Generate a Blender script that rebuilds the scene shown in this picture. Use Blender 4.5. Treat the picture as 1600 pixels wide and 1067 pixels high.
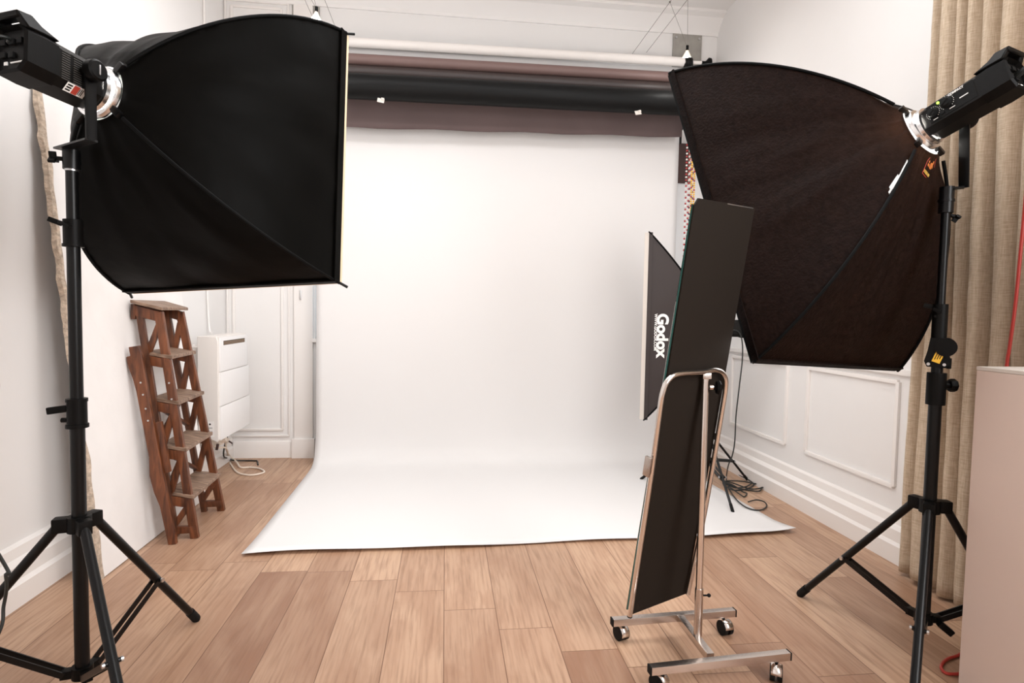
import bpy, bmesh, math, random
from mathutils import Vector, Matrix, Euler, noise
for o in list(bpy.data.objects): bpy.data.objects.remove(o)
SC = bpy.context.scene
COL = SC.collection
R = math.radians
V = Vector

# ------------------------------------------------------------------ camera
F_PX, YAW, PITCH, ROLL, CAMH = 898.4, 0.11577, 0.05114, 0.01739, 1.16
fwd = V((math.sin(YAW)*math.cos(PITCH), math.cos(YAW)*math.cos(PITCH), -math.sin(PITCH)))
rt0 = V((math.cos(YAW), -math.sin(YAW), 0)); up0 = rt0.cross(fwd)
rt = rt0*math.cos(ROLL) + up0*math.sin(ROLL)
up = -rt0*math.sin(ROLL) + up0*math.cos(ROLL)
CAM = V((0, 0, CAMH))
cd = bpy.data.cameras.new('camera'); cam = bpy.data.objects.new('camera', cd); COL.objects.link(cam)
cd.sensor_width = 36; cd.lens = F_PX*36/1600; cd.clip_start = 0.02; cd.clip_end = 100
M = Matrix((rt, up, -fwd)).transposed().to_4x4(); M.translation = CAM
cam.matrix_world = M
SC.camera = cam

# ------------------------------------------------------------------ light and exposure
SC.view_settings.view_transform = 'Standard'; SC.view_settings.look = 'None'
SC.view_settings.gamma = 1; SC.view_settings.use_curve_mapping = False
SC.view_settings.exposure = 0.54
W = bpy.data.worlds.new('world'); SC.world = W; W.use_nodes = True
nt = W.node_tree; nt.nodes.clear()
wo = nt.nodes.new('ShaderNodeOutputWorld'); wb = nt.nodes.new('ShaderNodeBackground')
tc = nt.nodes.new('ShaderNodeTexCoord'); sp = nt.nodes.new('ShaderNodeSeparateXYZ')
cr = nt.nodes.new('ShaderNodeValToRGB')
cr.color_ramp.elements[0].position = .35; cr.color_ramp.elements[0].color = (1.0, .93, .86, 1)
cr.color_ramp.elements[1].position = .75; cr.color_ramp.elements[1].color = (.80, .90, 1.0, 1)
mr = nt.nodes.new('ShaderNodeMapRange'); mr.inputs[1].default_value = -1; mr.inputs[2].default_value = 1
nt.links.new(tc.outputs['Generated'], sp.inputs[0]); nt.links.new(sp.outputs[1], mr.inputs[0])
nt.links.new(mr.outputs[0], cr.inputs[0]); nt.links.new(cr.outputs[0], wb.inputs[0])
wb.inputs[1].default_value = 1.35
nt.links.new(wb.outputs[0], wo.inputs[0])
DIFFUSER_L, DIFFUSER_R, INNER_W = 4.6, 4.6, 3.5

def area(name, loc, target, sx, sy, power, color):
    ld = bpy.data.lights.new(name, 'AREA'); ld.shape = 'RECTANGLE'; ld.size = sx; ld.size_y = sy
    ld.energy = power; ld.color = color
    o = bpy.data.objects.new(name, ld); COL.objects.link(o); o.location = loc
    o.rotation_euler = (V(target)-V(loc)).to_track_quat('-Z', 'Y').to_euler()
    return o
# soft fill added out of view on the right to brighten the room
area('fill_right', (1.95, -.2, 2.1), (-1.4, 1.6, 1.0), 1.8, 2.0, 84, (.98, .99, 1.0))
# unseen overhead fill, added to lift the room and shade behind the leaning sheet
area('fill_overhead', (.2, 2.15, 3.52), (.1, 1.7, 0), 2.6, 1.6, 57, (.98, .99, 1.0))

# ------------------------------------------------------------------ helpers
def at(px, py, X=None, Y=None, Z=None):
    """point of the room seen at a photo pixel, on the plane X=, Y= or Z="""
    d = fwd + rt*((px-800)/F_PX) - up*((py-533.5)/F_PX)
    if X is not None: t = X/d.x
    elif Y is not None: t = Y/d.y
    else: t = (Z-CAMH)/d.z
    return CAM + d*t
def on_plane(px, py, P, N):
    d = fwd + rt*((px-800)/F_PX) - up*((py-533.5)/F_PX)
    return CAM + d*((P-CAM).dot(N)/d.dot(N))

def tag(o, label, cat, group=None, kind=None):
    o['label'] = label; o['category'] = cat
    if group: o['group'] = group
    if kind: o['kind'] = kind
    return o
def empty(name, loc, label, cat, group=None):
    o = bpy.data.objects.new(name, None); COL.objects.link(o); o.location = loc
    o.empty_display_size = .05
    tag(o, label, cat, group)
    return o

class MB:
    def __init__(s): s.bm = bmesh.new()
    def box(s, c, d, rot=None, bevel=0):
        r = bmesh.ops.create_cube(s.bm, size=1)
        vs = r['verts']
        m = Matrix.Translation(V(c)) @ ((rot.to_4x4() if rot is not None else Matrix.Identity(4))) @ Matrix.Diagonal((d[0], d[1], d[2], 1))
        bmesh.ops.transform(s.bm, matrix=m, verts=vs)
        if bevel:
            es = list({e for v in vs for e in v.link_edges})
            bmesh.ops.bevel(s.bm, geom=es, offset=bevel, segments=2, affect='EDGES', profile=.7)
        return s
    def bar(s, a, b, w, h, ref=V((0, 0, 1)), bevel=0):
        """box from a to b; w across, h along the ref direction"""
        a, b = V(a), V(b); z = (b-a); L = z.length; z.normalize()
        x = V(ref).cross(z)
        if x.length < 1e-4: x = V((1, 0, 0)).cross(z)
        x.normalize(); y = z.cross(x)
        rot = Matrix((x, y, z)).transposed()
        return s.box((a+b)/2, (w, h, L), rot, bevel)
    def cyl(s, a, b, r, r2=None, n=20, caps=True):
        a, b = V(a), V(b); d = b-a
        r2 = r if r2 is None else r2
        m = Matrix.Translation((a+b)/2) @ d.to_track_quat('Z', 'Y').to_matrix().to_4x4()
        bmesh.ops.create_cone(s.bm, cap_ends=caps, segments=n, radius1=r, radius2=r2, depth=d.length, matrix=m)
        return s
    def sphere(s, c, r, sc=(1, 1, 1), n=16, rot=None):
        m = Matrix.Translation(V(c)) @ (rot.to_4x4() if rot is not None else Matrix.Identity(4)) @ Matrix.Diagonal((sc[0], sc[1], sc[2], 1))
        bmesh.ops.create_uvsphere(s.bm, u_segments=n, v_segments=max(8, n//2+2), radius=r, matrix=m)
        return s
    def tube(s, pts, r, n=10, closed=False, smooth=0):
        pts = [V(p) for p in pts]
        if smooth: pts = spline(pts, smooth, closed)
        N = len(pts); rings = []
        T0 = None; nrm = None
        for i, p in enumerate(pts):
            if closed: t = pts[(i+1) % N]-pts[i-1]
            else: t = pts[min(i+1, N-1)]-pts[max(i-1, 0)]
            if t.length < 1e-9: t = V((0, 0, 1))
            t.normalize()
            if nrm is None:
                nrm = t.orthogonal().normalized()
            else:
                nrm = (nrm - t*nrm.dot(t))
                if nrm.length < 1e-6: nrm = t.orthogonal()
                nrm.normalize()
            bn = t.cross(nrm)
            rr = r[i] if isinstance(r, (list, tuple)) else r
            rings.append([s.bm.verts.new(p+nrm*(rr*math.cos(k*2*math.pi/n))+bn*(rr*math.sin(k*2*math.pi/n))) for k in range(n)])
        for i in range(N if closed else N-1):
            a, b = rings[i], rings[(i+1) % N]
            for k in range(n):
                s.bm.faces.new((a[k], a[(k+1) % n], b[(k+1) % n], b[k]))
        if not closed:
            s.bm.faces.new(rings[0][::-1]); s.bm.faces.new(rings[-1])
        return s
    def prism(s, outline, ext):
        """outline: list of 3D points of a planar polygon; ext: vector"""
        ext = V(ext); a = [s.bm.verts.new(V(p)) for p in outline]; b = [s.bm.verts.new(V(p)+ext) for p in outline]
        n = len(a); s.bm.faces.new(a[::-1]); s.bm.faces.new(b)
        for i in range(n): s.bm.faces.new((a[i], a[(i+1) % n], b[(i+1) % n], b[i]))
        return s
    def grid(s, rows, closed=False):
        vs = [[s.bm.verts.new(V(p)) for p in r] for r in rows]
        for i in range(len(vs)-1):
            n = len(vs[i])
            for j in range(n if closed else n-1):
                s.bm.faces.new((vs[i][j], vs[i][(j+1) % n], vs[i+1][(j+1) % n], vs[i+1][j]))
        return s
    def lathe(s, base, axis, prof, n=28):
        """prof: list of (radius, height along axis)"""
        axis = V(axis).normalized(); x = axis.orthogonal().normalized(); y = axis.cross(x)
        rows = [[V(base)+axis*h+(x*math.cos(k*2*math.pi/n)+y*math.sin(k*2*math.pi/n))*max(r, 1e-4) for k in range(n)] for r, h in prof]
        return s.grid(rows, True)
    def xf(s, m):
        bmesh.ops.transform(s.bm, matrix=m, verts=s.bm.verts); return s
    def build(s, name, mat, parent=None, smooth=True, angle=35):
        bmesh.ops.recalc_face_normals(s.bm, faces=s.bm.faces)
        me = bpy.data.meshes.new(name); s.bm.to_mesh(me); s.bm.free()
        if smooth:
            for p in me.polygons: p.use_smooth = True
            try: me.set_sharp_from_angle(angle=R(angle))
            except Exception: pass
        o = bpy.data.objects.new(name, me); COL.objects.link(o)
        if mat: me.materials.append(mat)
        if parent:
            o.parent = parent
            wm = Matrix.Translation(world_loc(parent))
            me.transform(wm.inverted())
        return o
def world_loc(o):
    p = V(o.location)
    while o.parent: o = o.parent; p += V(o.location)
    return p
def top(o):
    """give a single-mesh thing its origin at the middle of its own base"""
    me = o.data
    xs = [v.co for v in me.vertices]
    c = V(((min(v.x for v in xs)+max(v.x for v in xs))/2, (min(v.y for v in xs)+max(v.y for v in xs))/2, min(v.z for v in xs)))
    me.transform(Matrix.Translation(-c)); o.location = c
    return o
def spline(pts, k, closed=False):
    out = []; n = len(pts)
    rng = range(n if closed else n-1)
    for i in rng:
        p0 = pts[i-1] if (closed or i > 0) else pts[0]
        p1 = pts[i]; p2 = pts[(i+1) % n]
        p3 = pts[(i+2) % n] if (closed or i+2 < n) else pts[-1]
        for j in range(k):
            t = j/k
            out.append(.5*((2*p1)+(-p0+p2)*t+(2*p0-5*p1+4*p2-p3)*t*t+(-p0+3*p1-3*p2+p3)*t**3))
    if not closed: out.append(pts[-1])
    return out
def text(body, size, mat, name, parent, loc, xdir, ydir, extrude=.0004, align='CENTER', bold=0):
    cu = bpy.data.curves.new('txt', 'FONT'); cu.body = body; cu.size = size; cu.extrude = extrude
    cu.align_x = align; cu.align_y = 'CENTER'; cu.offset = bold
    t = bpy.data.objects.new('txt', cu); COL.objects.link(t)
    dg = bpy.context.evaluated_depsgraph_get(); dg.update()
    me = bpy.data.meshes.new_from_object(t.evaluated_get(dg))
    bpy.data.objects.remove(t); bpy.data.curves.remove(cu)
    xd, yd = V(xdir).normalized(), V(ydir).normalized(); zd = xd.cross(yd).normalized(); yd = zd.cross(xd)
    m = Matrix((xd, yd, zd)).transposed().to_4x4(); m.translation = V(loc)
    me.transform(m)
    o = bpy.data.objects.new(name, me); COL.objects.link(o); me.materials.clear(); me.materials.append(mat)
    if parent:
        o.parent = parent; me.transform(Matrix.Translation(-world_loc(parent)))
    return o

# ------------------------------------------------------------------ materials
def mat(name, col, rough=.5, metal=0, bump=0, bscale=50, var=0, vscale=5, emit=None, estr=0, spec=.5, stretch=None, sheen=0, coat=0):
    m = bpy.data.materials.new(name); m.use_nodes = True; n = m.node_tree; b = n.nodes['Principled BSDF']
    b.inputs['Base Color'].default_value = (*col, 1); b.inputs['Roughness'].default_value = rough
    b.inputs['Metallic'].default_value = metal
    b.inputs['Specular IOR Level'].default_value = spec
    if sheen: b.inputs['Sheen Weight'].default_value = sheen
    if coat: b.inputs['Coat Weight'].default_value = coat
    if emit: b.inputs['Emission Color'].default_value = (*emit, 1); b.inputs['Emission Strength'].default_value = estr
    if bump or var:
        tc = n.nodes.new('ShaderNodeTexCoord'); mp = n.nodes.new('ShaderNodeMapping')
        n.links.new(tc.outputs['Object'], mp.inputs[0])
        if stretch: mp.inputs['Scale'].default_value = stretch
    if bump:
        nz = n.nodes.new('ShaderNodeTexNoise'); nz.inputs['Scale'].default_value = bscale; nz.inputs['Detail'].default_value = 5
        bp = n.nodes.new('ShaderNodeBump'); bp.inputs['Strength'].default_value = bump; bp.inputs['Distance'].default_value = .01
        n.links.new(mp.outputs[0], nz.inputs[0]); n.links.new(nz.outputs[0], bp.inputs['Height']); n.links.new(bp.outputs[0], b.inputs['Normal'])
    if var:
        nz = n.nodes.new('ShaderNodeTexNoise'); nz.inputs['Scale'].default_value = vscale; nz.inputs['Detail'].default_value = 6
        mx = n.nodes.new('ShaderNodeMix'); mx.data_type = 'RGBA'
        mx.inputs[6].default_value = (*[c*(1-var) for c in col], 1); mx.inputs[7].default_value = (*[min(1, c*(1+var)) for c in col], 1)
        rp = n.nodes.new('ShaderNodeMapRange'); rp.inputs[1].default_value = .3; rp.inputs[2].default_value = .7
        n.links.new(mp.outputs[0], nz.inputs[0]); n.links.new(nz.outputs[0], rp.inputs[0]); n.links.new(rp.outputs[0], mx.inputs[0])
        n.links.new(mx.outputs[2], b.inputs['Base Color'])
    return m
M_wall = mat('white_wall_paint', (.80, .778, .762), .75, bump=.05, bscale=30, var=.015, vscale=1.5)
M_ceil = mat('ceiling_paint', (.82, .79, .77), .85)
M_trim = mat('gloss_trim_paint', (.84, .80, .77), .42)
M_slab = mat('plasterboard_white', (.82, .79, .77), .8, bump=.25, bscale=14, var=.03, vscale=6)
M_slabedge = mat('plasterboard_torn_edge', (.52, .42, .33), .95, bump=.8, bscale=80, var=.3, vscale=60)
M_paper = mat('matt_backdrop_paper', (.745, .728, .72), .9, bump=.02, bscale=3)
M_white_roll = mat('white_paper_roll', (.84, .80, .77), .8)
M_brown_roll = mat('mauve_brown_paper_roll', (.17, .105, .095), .55)
M_brown_sheet = mat('brown_paper_sheet', (.115, .08, .078), .85, var=.08, vscale=3)
M_dkbrown_roll = mat('dark_grey_brown_paper_roll', (.040, .027, .025), .5)
M_black_roll = mat('black_paper_roll', (.005, .005, .005), .5, spec=.15)
M_blackmetal = mat('black_powder_metal', (.0025, .0025, .0028), .32, metal=.0, spec=.25)
M_blackplastic = mat('black_plastic', (.003, .0027, .0025), .45, spec=.12, bump=.08, bscale=400)
M_darkplastic = mat('charcoal_plastic_panel', (.0055, .0048, .0042), .5, spec=.12)
M_rubber = mat('black_rubber', (.005, .005, .005), .7, spec=.2)
M_chrome = mat('chrome', (.80, .76, .73), .16, metal=1)
M_chrome_dull = mat('worn_chrome', (.62, .56, .52), .26, metal=1, bump=.05, bscale=120)
M_steel = mat('steel', (.62, .62, .63), .3, metal=1)
M_ring = mat('polished_aluminium', (.85, .85, .86), .22, metal=1)
M_satin = mat('black_satin_fabric', (.0028, .0025, .0021), .45, bump=.25, bscale=9, spec=.035)
M_crinkle = mat('brown_black_crinkled_fabric', (.006, .0032, .0026), .62, bump=.35, bscale=120, var=.6, vscale=60, spec=.05)
M_welt = mat('black_seam_tape', (.003, .003, .003), .6, spec=.08)
M_lining = mat('silver_white_lining', (.85, .85, .86), .5)
def add_translucent(m, col, fac):
    n = m.node_tree; b = n.nodes['Principled BSDF']; o = n.nodes['Material Output']
    t = n.nodes.new('ShaderNodeBsdfTranslucent'); t.inputs[0].default_value = (*col, 1)
    x = n.nodes.new('ShaderNodeMixShader'); x.inputs[0].default_value = fac
    n.links.new(b.outputs[0], x.inputs[1]); n.links.new(t.outputs[0], x.inputs[2]); n.links.new(x.outputs[0], o.inputs[0])
add_translucent(M_lining, (.8, .8, .8), .35)
add_translucent(M_crinkle, (.55, .22, .11), .022)
M_cream = mat('cream_hook_tape', (.80, .62, .42), .8)
M_cream2 = mat('grey_white_hem', (.62, .57, .52), .8)
M_black_side = mat('dark_brown_nylon', (.030, .021, .020), .6, bump=.3, bscale=12)
M_whiteprint = mat('white_print', (.9, .9, .88), .6)
M_boardblack = mat('black_board_back', (.018, .0135, .0105), .6, spec=.10, bump=.03, bscale=90)
M_glassedge = mat('green_glass_edge', (.03, .10, .085), .15, spec=.8)
M_mirror = mat('mirror_silver', (.9, .9, .9), .02, metal=1)
M_heater = mat('white_enamel', (.84, .82, .81), .38)
M_heaterside = mat('off_white_side_enamel', (.76, .71, .67), .5)
M_slot = mat('heater_outlet_dark', (.10, .07, .04), .6)
M_cordwhite = mat('cream_cord', (.80, .70, .60), .5)
M_cordblack = mat('black_cord', (.012, .014, .013), .5)
M_red = mat('red_cord', (.42, .03, .02), .45)
M_cab = mat('painted_plinth', (.74, .60, .53), .6, bump=.04, bscale=60, var=.02, vscale=3)
M_cabtop = mat('painted_plinth_top', (.72, .66, .60), .5)
M_concrete = mat('grey_metal_plate', (.33, .31, .28), .6, bump=.2, bscale=30, var=.12, vscale=12)
M_wire = mat('bare_steel_wire', (.22, .20, .18), .45, metal=.6)
M_yellow = mat('yellow_sticker', (.75, .42, .03), .5)
M_bead_r = mat('red_plastic_bead', (.42, .03, .03), .4)
M_bead_w = mat('white_plastic_bead', (.85, .83, .80), .4)
M_bead_b = mat('dark_blue_bead', (.08, .07, .15), .4)
M_bead_y = mat('yellow_plastic_bead', (.85, .50, .06), .4)
M_brownpanel = mat('dark_brown_wood_panel', (.045, .014, .010), .5)
M_orangew = mat('pale_orange_wood', (.55, .32, .20), .5)
M_green = mat('green_pilot_light', (.3, .7, .05), .4, emit=(.45, 1, .08), estr=2.2)
M_glow = mat('lit_modelling_lamp_dome', (1, 1, 1), .4, emit=(1, .95, .86), estr=26)
M_diffL = mat('lit_softbox_cloth', (.9, .9, .9), .8, emit=(1, .965, .93), estr=.6)
M_diffR = mat('lit_softbox_cloth_wide', (.9, .9, .9), .8, emit=(1, .965, .93), estr=.6)
M_diffG = mat('unlit_softbox_cloth', (.85, .83, .81), .8)
M_bulb = mat('frosted_halogen_glass', (.85, .80, .70), .2, emit=(1, .85, .6), estr=.35)
M_orange = mat('orange_embroidery', (.55, .16, .03), .7)
M_redlab = mat('red_label_print', (.45, .05, .03), .5)
M_goldtxt = mat('gold_embroidery', (.60, .38, .07), .7)

def wood_mat(name, dark, light, rough, axis_scale):
    m = bpy.data.materials.new(name); m.use_nodes = True; n = m.node_tree; b = n.nodes['Principled BSDF']
    tc = n.nodes.new('ShaderNodeTexCoord'); mp = n.nodes.new('ShaderNodeMapping'); mp.inputs['Scale'].default_value = axis_scale
    nz = n.nodes.new('ShaderNodeTexNoise'); nz.inputs['Scale'].default_value = 1; nz.inputs['Detail'].default_value = 8; nz.inputs['Distortion'].default_value = .6
    cr = n.nodes.new('ShaderNodeValToRGB'); cr.color_ramp.elements[0].position = .33; cr.color_ramp.elements[0].color = (*dark, 1)
    cr.color_ramp.elements[1].position = .68; cr.color_ramp.elements[1].color = (*light, 1)
    n.links.new(tc.outputs['Object'], mp.inputs[0]); n.links.new(mp.outputs[0], nz.inputs[0]); n.links.new(nz.outputs[0], cr.inputs[0])
    n.links.new(cr.outputs[0], b.inputs['Base Color']); b.inputs['Roughness'].default_value = rough
    bp = n.nodes.new('ShaderNodeBump'); bp.inputs['Strength'].default_value = .25; bp.inputs['Distance'].default_value = .004
    n.links.new(nz.outputs[0], bp.inputs['Height']); n.links.new(bp.outputs[0], b.inputs['Normal'])
    return m
M_ladder = wood_mat('reddish_brown_varnished_wood', (.055, .016, .006), (.21, .068, .025), .45, (45, 45, 7))
M_ladder_dk = wood_mat('dark_worn_wood', (.05, .018, .009), (.16, .055, .022), .5, (45, 45, 7))
M_tread = wood_mat('grey_brown_worn_wood', (.13, .075, .048), (.33, .22, .155), .6, (14, 60, 40))

def floor_mat():
    m = bpy.data.materials.new('oak_laminate_planks'); m.use_nodes = True; n = m.node_tree; b = n.nodes['Principled BSDF']
    uv = n.nodes.new('ShaderNodeUVMap'); uv.uv_map = 'UVMap'
    rnd = n.nodes.new('ShaderNodeAttribute'); rnd.attribute_name = 'plank'; rnd.attribute_type = 'GEOMETRY'
    sep = n.nodes.new('ShaderNodeSeparateXYZ'); n.links.new(uv.outputs[0], sep.inputs[0])
    # long grain coordinates, offset per plank
    off = n.nodes.new('ShaderNodeVectorMath'); off.operation = 'SCALE'; off.inputs['Scale'].default_value = 37
    n.links.new(rnd.outputs['Color'], off.inputs[0])
    add = n.nodes.new('ShaderNodeVectorMath'); n.links.new(uv.outputs[0], add.inputs[0]); n.links.new(off.outputs[0], add.inputs[1])
    def nz(scale, sx, det=6, dist=0.):
        mp = n.nodes.new('ShaderNodeMapping'); mp.inputs['Scale'].default_value = (sx, 1, 1)
        t = n.nodes.new('ShaderNodeTexNoise'); t.inputs['Scale'].default_value = scale; t.inputs['Detail'].default_value = det; t.inputs['Distortion'].default_value = dist
        n.links.new(add.outputs[0], mp.inputs[0]); n.links.new(mp.outputs[0], t.inputs[0]); return t
    big = nz(6, .35, 4, .8); fine = nz(90, .06, 6); 
    # cathedral grain: rings of a distorted wave
    mp = n.nodes.new('ShaderNodeMapping'); mp.inputs['Scale'].default_value = (.22, 1.6, 1)
    n.links.new(add.outputs[0], mp.inputs[0])
    wv = n.nodes.new('ShaderNodeTexWave'); wv.wave_type = 'RINGS'; wv.inputs['Scale'].default_value = 9; wv.inputs['Distortion'].default_value = 9
    wv.inputs['Detail'].default_value = 3; wv.inputs['Detail Scale'].default_value = 1.2
    n.links.new(mp.outputs[0], wv.inputs[0])
    def mix(a, bb, fac):
        x = n.nodes.new('ShaderNodeMix'); x.data_type = 'RGBA'
        for s, v in ((6, a), (7, bb), (0, fac)):
            if hasattr(v, 'is_output') or hasattr(v, 'links'): n.links.new(v, x.inputs[s])
            elif isinstance(v, tuple): x.inputs[s].default_value = (*v, 1)
            else: x.inputs[s].default_value = v
        return x.outputs[2]
    def rng(src, a, bb, c=0., d=1.):
        x = n.nodes.new('ShaderNodeMapRange'); x.inputs[1].default_value = a; x.inputs[2].default_value = bb; x.inputs[3].default_value = c; x.inputs[4].default_value = d
        n.links.new(src, x.inputs[0]); return x.outputs[0]
    sr = n.nodes.new('ShaderNodeSeparateColor'); n.links.new(rnd.outputs['Color'], sr.inputs[0])
    base = mix((.25, .125, .075), (.55, .355, .235), sr.outputs[0])
    c1 = mix(base, (.60, .41, .28), rng(big.outputs[0], .42, .75, 0, .4))
    c2 = mix(c1, (.27, .125, .065), rng(big.outputs[0], .28, .48, .32, 0))
    c3 = mix(c2, (.30, .155, .085), rng(wv.outputs['Fac'], .55, 1, 0, .22))
    c4 = mix(c3, (.22, .11, .06), rng(fine.outputs[0], .48, .72, 0, .55))
    # plank joints
    def edge(val, length):
        s1 = n.nodes.new('ShaderNodeMath'); s1.operation = 'SUBTRACT'; n.links.new(length, s1.inputs[0]); n.links.new(val, s1.inputs[1])
        mn = n.nodes.new('ShaderNodeMath'); mn.operation = 'MINIMUM'; n.links.new(val, mn.inputs[0]); n.links.new(s1.outputs[0], mn.inputs[1]); return mn.outputs[0]
    uv2 = n.nodes.new('ShaderNodeUVMap'); uv2.uv_map = 'Size'; ss = n.nodes.new('ShaderNodeSeparateXYZ'); n.links.new(uv2.outputs[0], ss.inputs[0])
    e = n.nodes.new('ShaderNodeMath'); e.operation = 'MINIMUM'
    n.links.new(edge(sep.outputs[0], ss.outputs[0]), e.inputs[0]); n.links.new(edge(sep.outputs[1], ss.outputs[1]), e.inputs[1])
    g = rng(e.outputs[0], .0008, .0022, 1, 0)
    c5 = mix(c4, (.16, .075, .04), g)
    n.links.new(c5, b.inputs['Base Color'])
    b.inputs['Roughness'].default_value = .42; b.inputs['Specular IOR Level'].default_value = .45
    bp = n.nodes.new('ShaderNodeBump'); bp.inputs['Strength'].default_value = .18; bp.inputs['Distance'].default_value = .002
    hh = n.nodes.new('ShaderNodeMath'); hh.operation = 'SUBTRACT'; n.links.new(rng(fine.outputs[0], .3, .7), hh.inputs[0]); n.links.new(g, hh.inputs[1])
    n.links.new(hh.outputs[0], bp.inputs['Height']); n.links.new(bp.outputs[0], b.inputs['Normal'])
    return m
M_floor = floor_mat()

def linen_mat():
    m = mat('beige_linen', (.55, .44, .33), .85, spec=.2)
    n = m.node_tree; b = n.nodes['Principled BSDF']
    tc = n.nodes.new('ShaderNodeTexCoord')
    mp = n.nodes.new('ShaderNodeMapping'); mp.inputs['Scale'].default_value = (30, 30, 260)
    mp2 = n.nodes.new('ShaderNodeMapping'); mp2.inputs['Scale'].default_value = (240, 240, 20)
    a = n.nodes.new('ShaderNodeTexNoise'); a.inputs['Scale'].default_value = 1; c = n.nodes.new('ShaderNodeTexNoise'); c.inputs['Scale'].default_value = 1
    n.links.new(tc.outputs['Object'], mp.inputs[0]); n.links.new(tc.outputs['Object'], mp2.inputs[0]); n.links.new(mp.outputs[0], a.inputs[0]); n.links.new(mp2.outputs[0], c.inputs[0])
    ad = n.nodes.new('ShaderNodeMath'); ad.operation = 'ADD'; n.links.new(a.outputs[0], ad.inputs[0]); n.links.new(c.outputs[0], ad.inputs[1])
    mr = n.nodes.new('ShaderNodeMapRange'); mr.inputs[1].default_value = .7; mr.inputs[2].default_value = 1.3
    mx = n.nodes.new('ShaderNodeMix'); mx.data_type = 'RGBA'; mx.inputs[6].default_value = (.44, .335, .235, 1); mx.inputs[7].default_value = (.62, .505, .385, 1)
    n.links.new(ad.outputs[0], mr.inputs[0]); n.links.new(mr.outputs[0], mx.inputs[0]); n.links.new(mx.outputs[2], b.inputs['Base Color'])
    bp = n.nodes.new('ShaderNodeBump'); bp.inputs['Strength'].default_value = .3; bp.inputs['Distance'].default_value = .002
    n.links.new(ad.outputs[0], bp.inputs['Height']); n.links.new(bp.outputs[0], b.inputs['Normal'])
    return m
M_linen = linen_mat()
def glass_mat():
    m = bpy.data.materials.new('window_glass'); m.use_nodes = True; n = m.node_tree
    b = n.nodes['Principled BSDF']; b.inputs['Transmission Weight'].default_value = 1; b.inputs['Roughness'].default_value = .0; b.inputs['IOR'].default_value = 1.02
    b.inputs['Base Color'].default_value = (.93, .98, 1, 1)
    return m
M_glass = glass_mat()

# ------------------------------------------------------------------ room shell
XL, XR, YB, YF, ZC = -1.66, 2.18, 4.60, -2.0, 3.57
def struct(o): o['kind'] = 'structure'; return o
# floor: one mesh, every plank its own faces so that the joints sit where the photo shows them
def make_floor():
    bm = bmesh.new(); uvl = bm.loops.layers.uv.new('UVMap'); szl = bm.loops.layers.uv.new('Size')
    cl = bm.loops.layers.float_color.new('plank')
    ends = {-7: 2.1, -6: 1.3, -5: 2.9, -4: 2.7, -3: 2.62, -2: 1.4, -1: 2.575, 0: 2.56, 1: 2.46, 2: 2.35, 3: 2.187, 4: 2.035, 5: 1.88, 6: 1.775, 7: 1.72, 8: 1.87, 9: 1.673, 10: 2.56, 11: 2.33, 12: 1.95}
    rd = random.Random(4); L = 1.29
    tone = {(-1, 0): .05, (1, 0): .55, (0, 0): .3, (5, 0): .12, (9, 0): .3, (8, 0): .1, (3, 0): .55, (4, 0): .6}
    r = -6
    for r in range(-8, 15):
        x0 = -.193+(r-2)*.2002; x1 = x0+.2002
        a, b = max(x0, XL-.02), min(x1, XR+.02)
        if b <= a: continue
        e = ends.get(r, 2.0); k0 = -5
        for k in range(-5, 4):
            y0 = e+(k-1)*L; y1 = y0+L
            ya, yb = max(y0, YF), min(y1, YB+.02)
            if yb <= ya: continue
            t = rd.random()
            if (r, k) in tone: t = tone[(r, k)]
            else: t = .35+.6*t
            c = (t, rd.random(), rd.random(), 1)
            vs = [bm.verts.new((x, y, 0)) for x, y in ((a, ya), (b, ya), (b, yb), (a, yb))]
            f = bm.faces.new(vs)
            for l in f.loops:
                l[uvl].uv = (l.vert.co.y-y0, l.vert.co.x-x0); l[szl].uv = (L, .2002); l[cl] = c
    me = bpy.data.meshes.new('floor'); bm.to_mesh(me); bm.free(); me.materials.append(M_floor)
    o = bpy.data.objects.new('floor', me); COL.objects.link(o); return struct(o)
make_floor()
struct(MB().box(((XL+XR)/2, (YF+YB)/2, ZC+.03), (XR-XL+.4, YB-YF+.3, .06)).build('ceiling', M_ceil, smooth=False))
struct(MB().box((XL-.06, (YF+YB)/2, ZC/2), (.12, YB-YF, ZC)).build('wall_left', M_wall, smooth=False))
struct(MB().box((XR+.06, (YF+YB)/2, ZC/2), (.12, YB-YF, ZC)).build('wall_right', M_wall, smooth=False))
struct(MB().box(((XL+XR)/2, YF-.06, ZC/2), (XR-XL+.24, .12, ZC)).build('wall_front', M_wall, smooth=False))
# back wall with the window opening hidden mostly by the backdrop
WX0, WX1, WZ0, WZ1 = -1.00, 1.70, .93, 2.95
b = MB(); yb = YB+.08
b.box(((XL-.12+WX0)/2, yb, ZC/2), (WX0-XL+.12, .16, ZC))
b.box(((WX1+XR+.12)/2, yb, ZC/2), (XR+.12-WX1, .16, ZC))
b.box(((WX0+WX1)/2, yb, WZ0/2), (WX1-WX0, .16, WZ0))
b.box(((WX0+WX1)/2, yb, (WZ1+ZC)/2), (WX1-WX0, .16, ZC-WZ1))
struct(b.build('wall_back', M_wall, smooth=False))
win = MB()
for x in (WX0+.025, (WX0*2+WX1)/3, (WX0+2*WX1)/3, WX1-.025): win.box((x, YB+.07, (WZ0+WZ1)/2), (.05, .05, WZ1-WZ0))
for z in (WZ0+.025, WZ1-.025, 1.35, 2.3): win.box(((WX0+WX1)/2, YB+.07, z), (WX1-WX0, .045, .04))
w1 = struct(win.build('window_1', M_trim, smooth=False))
MB().box(((WX0+WX1)/2, YB+.07, (WZ0+WZ1)/2), (WX1-WX0-.04, .004, WZ1-WZ0-.04)).build('window_glass', M_glass, w1, smooth=False)
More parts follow.
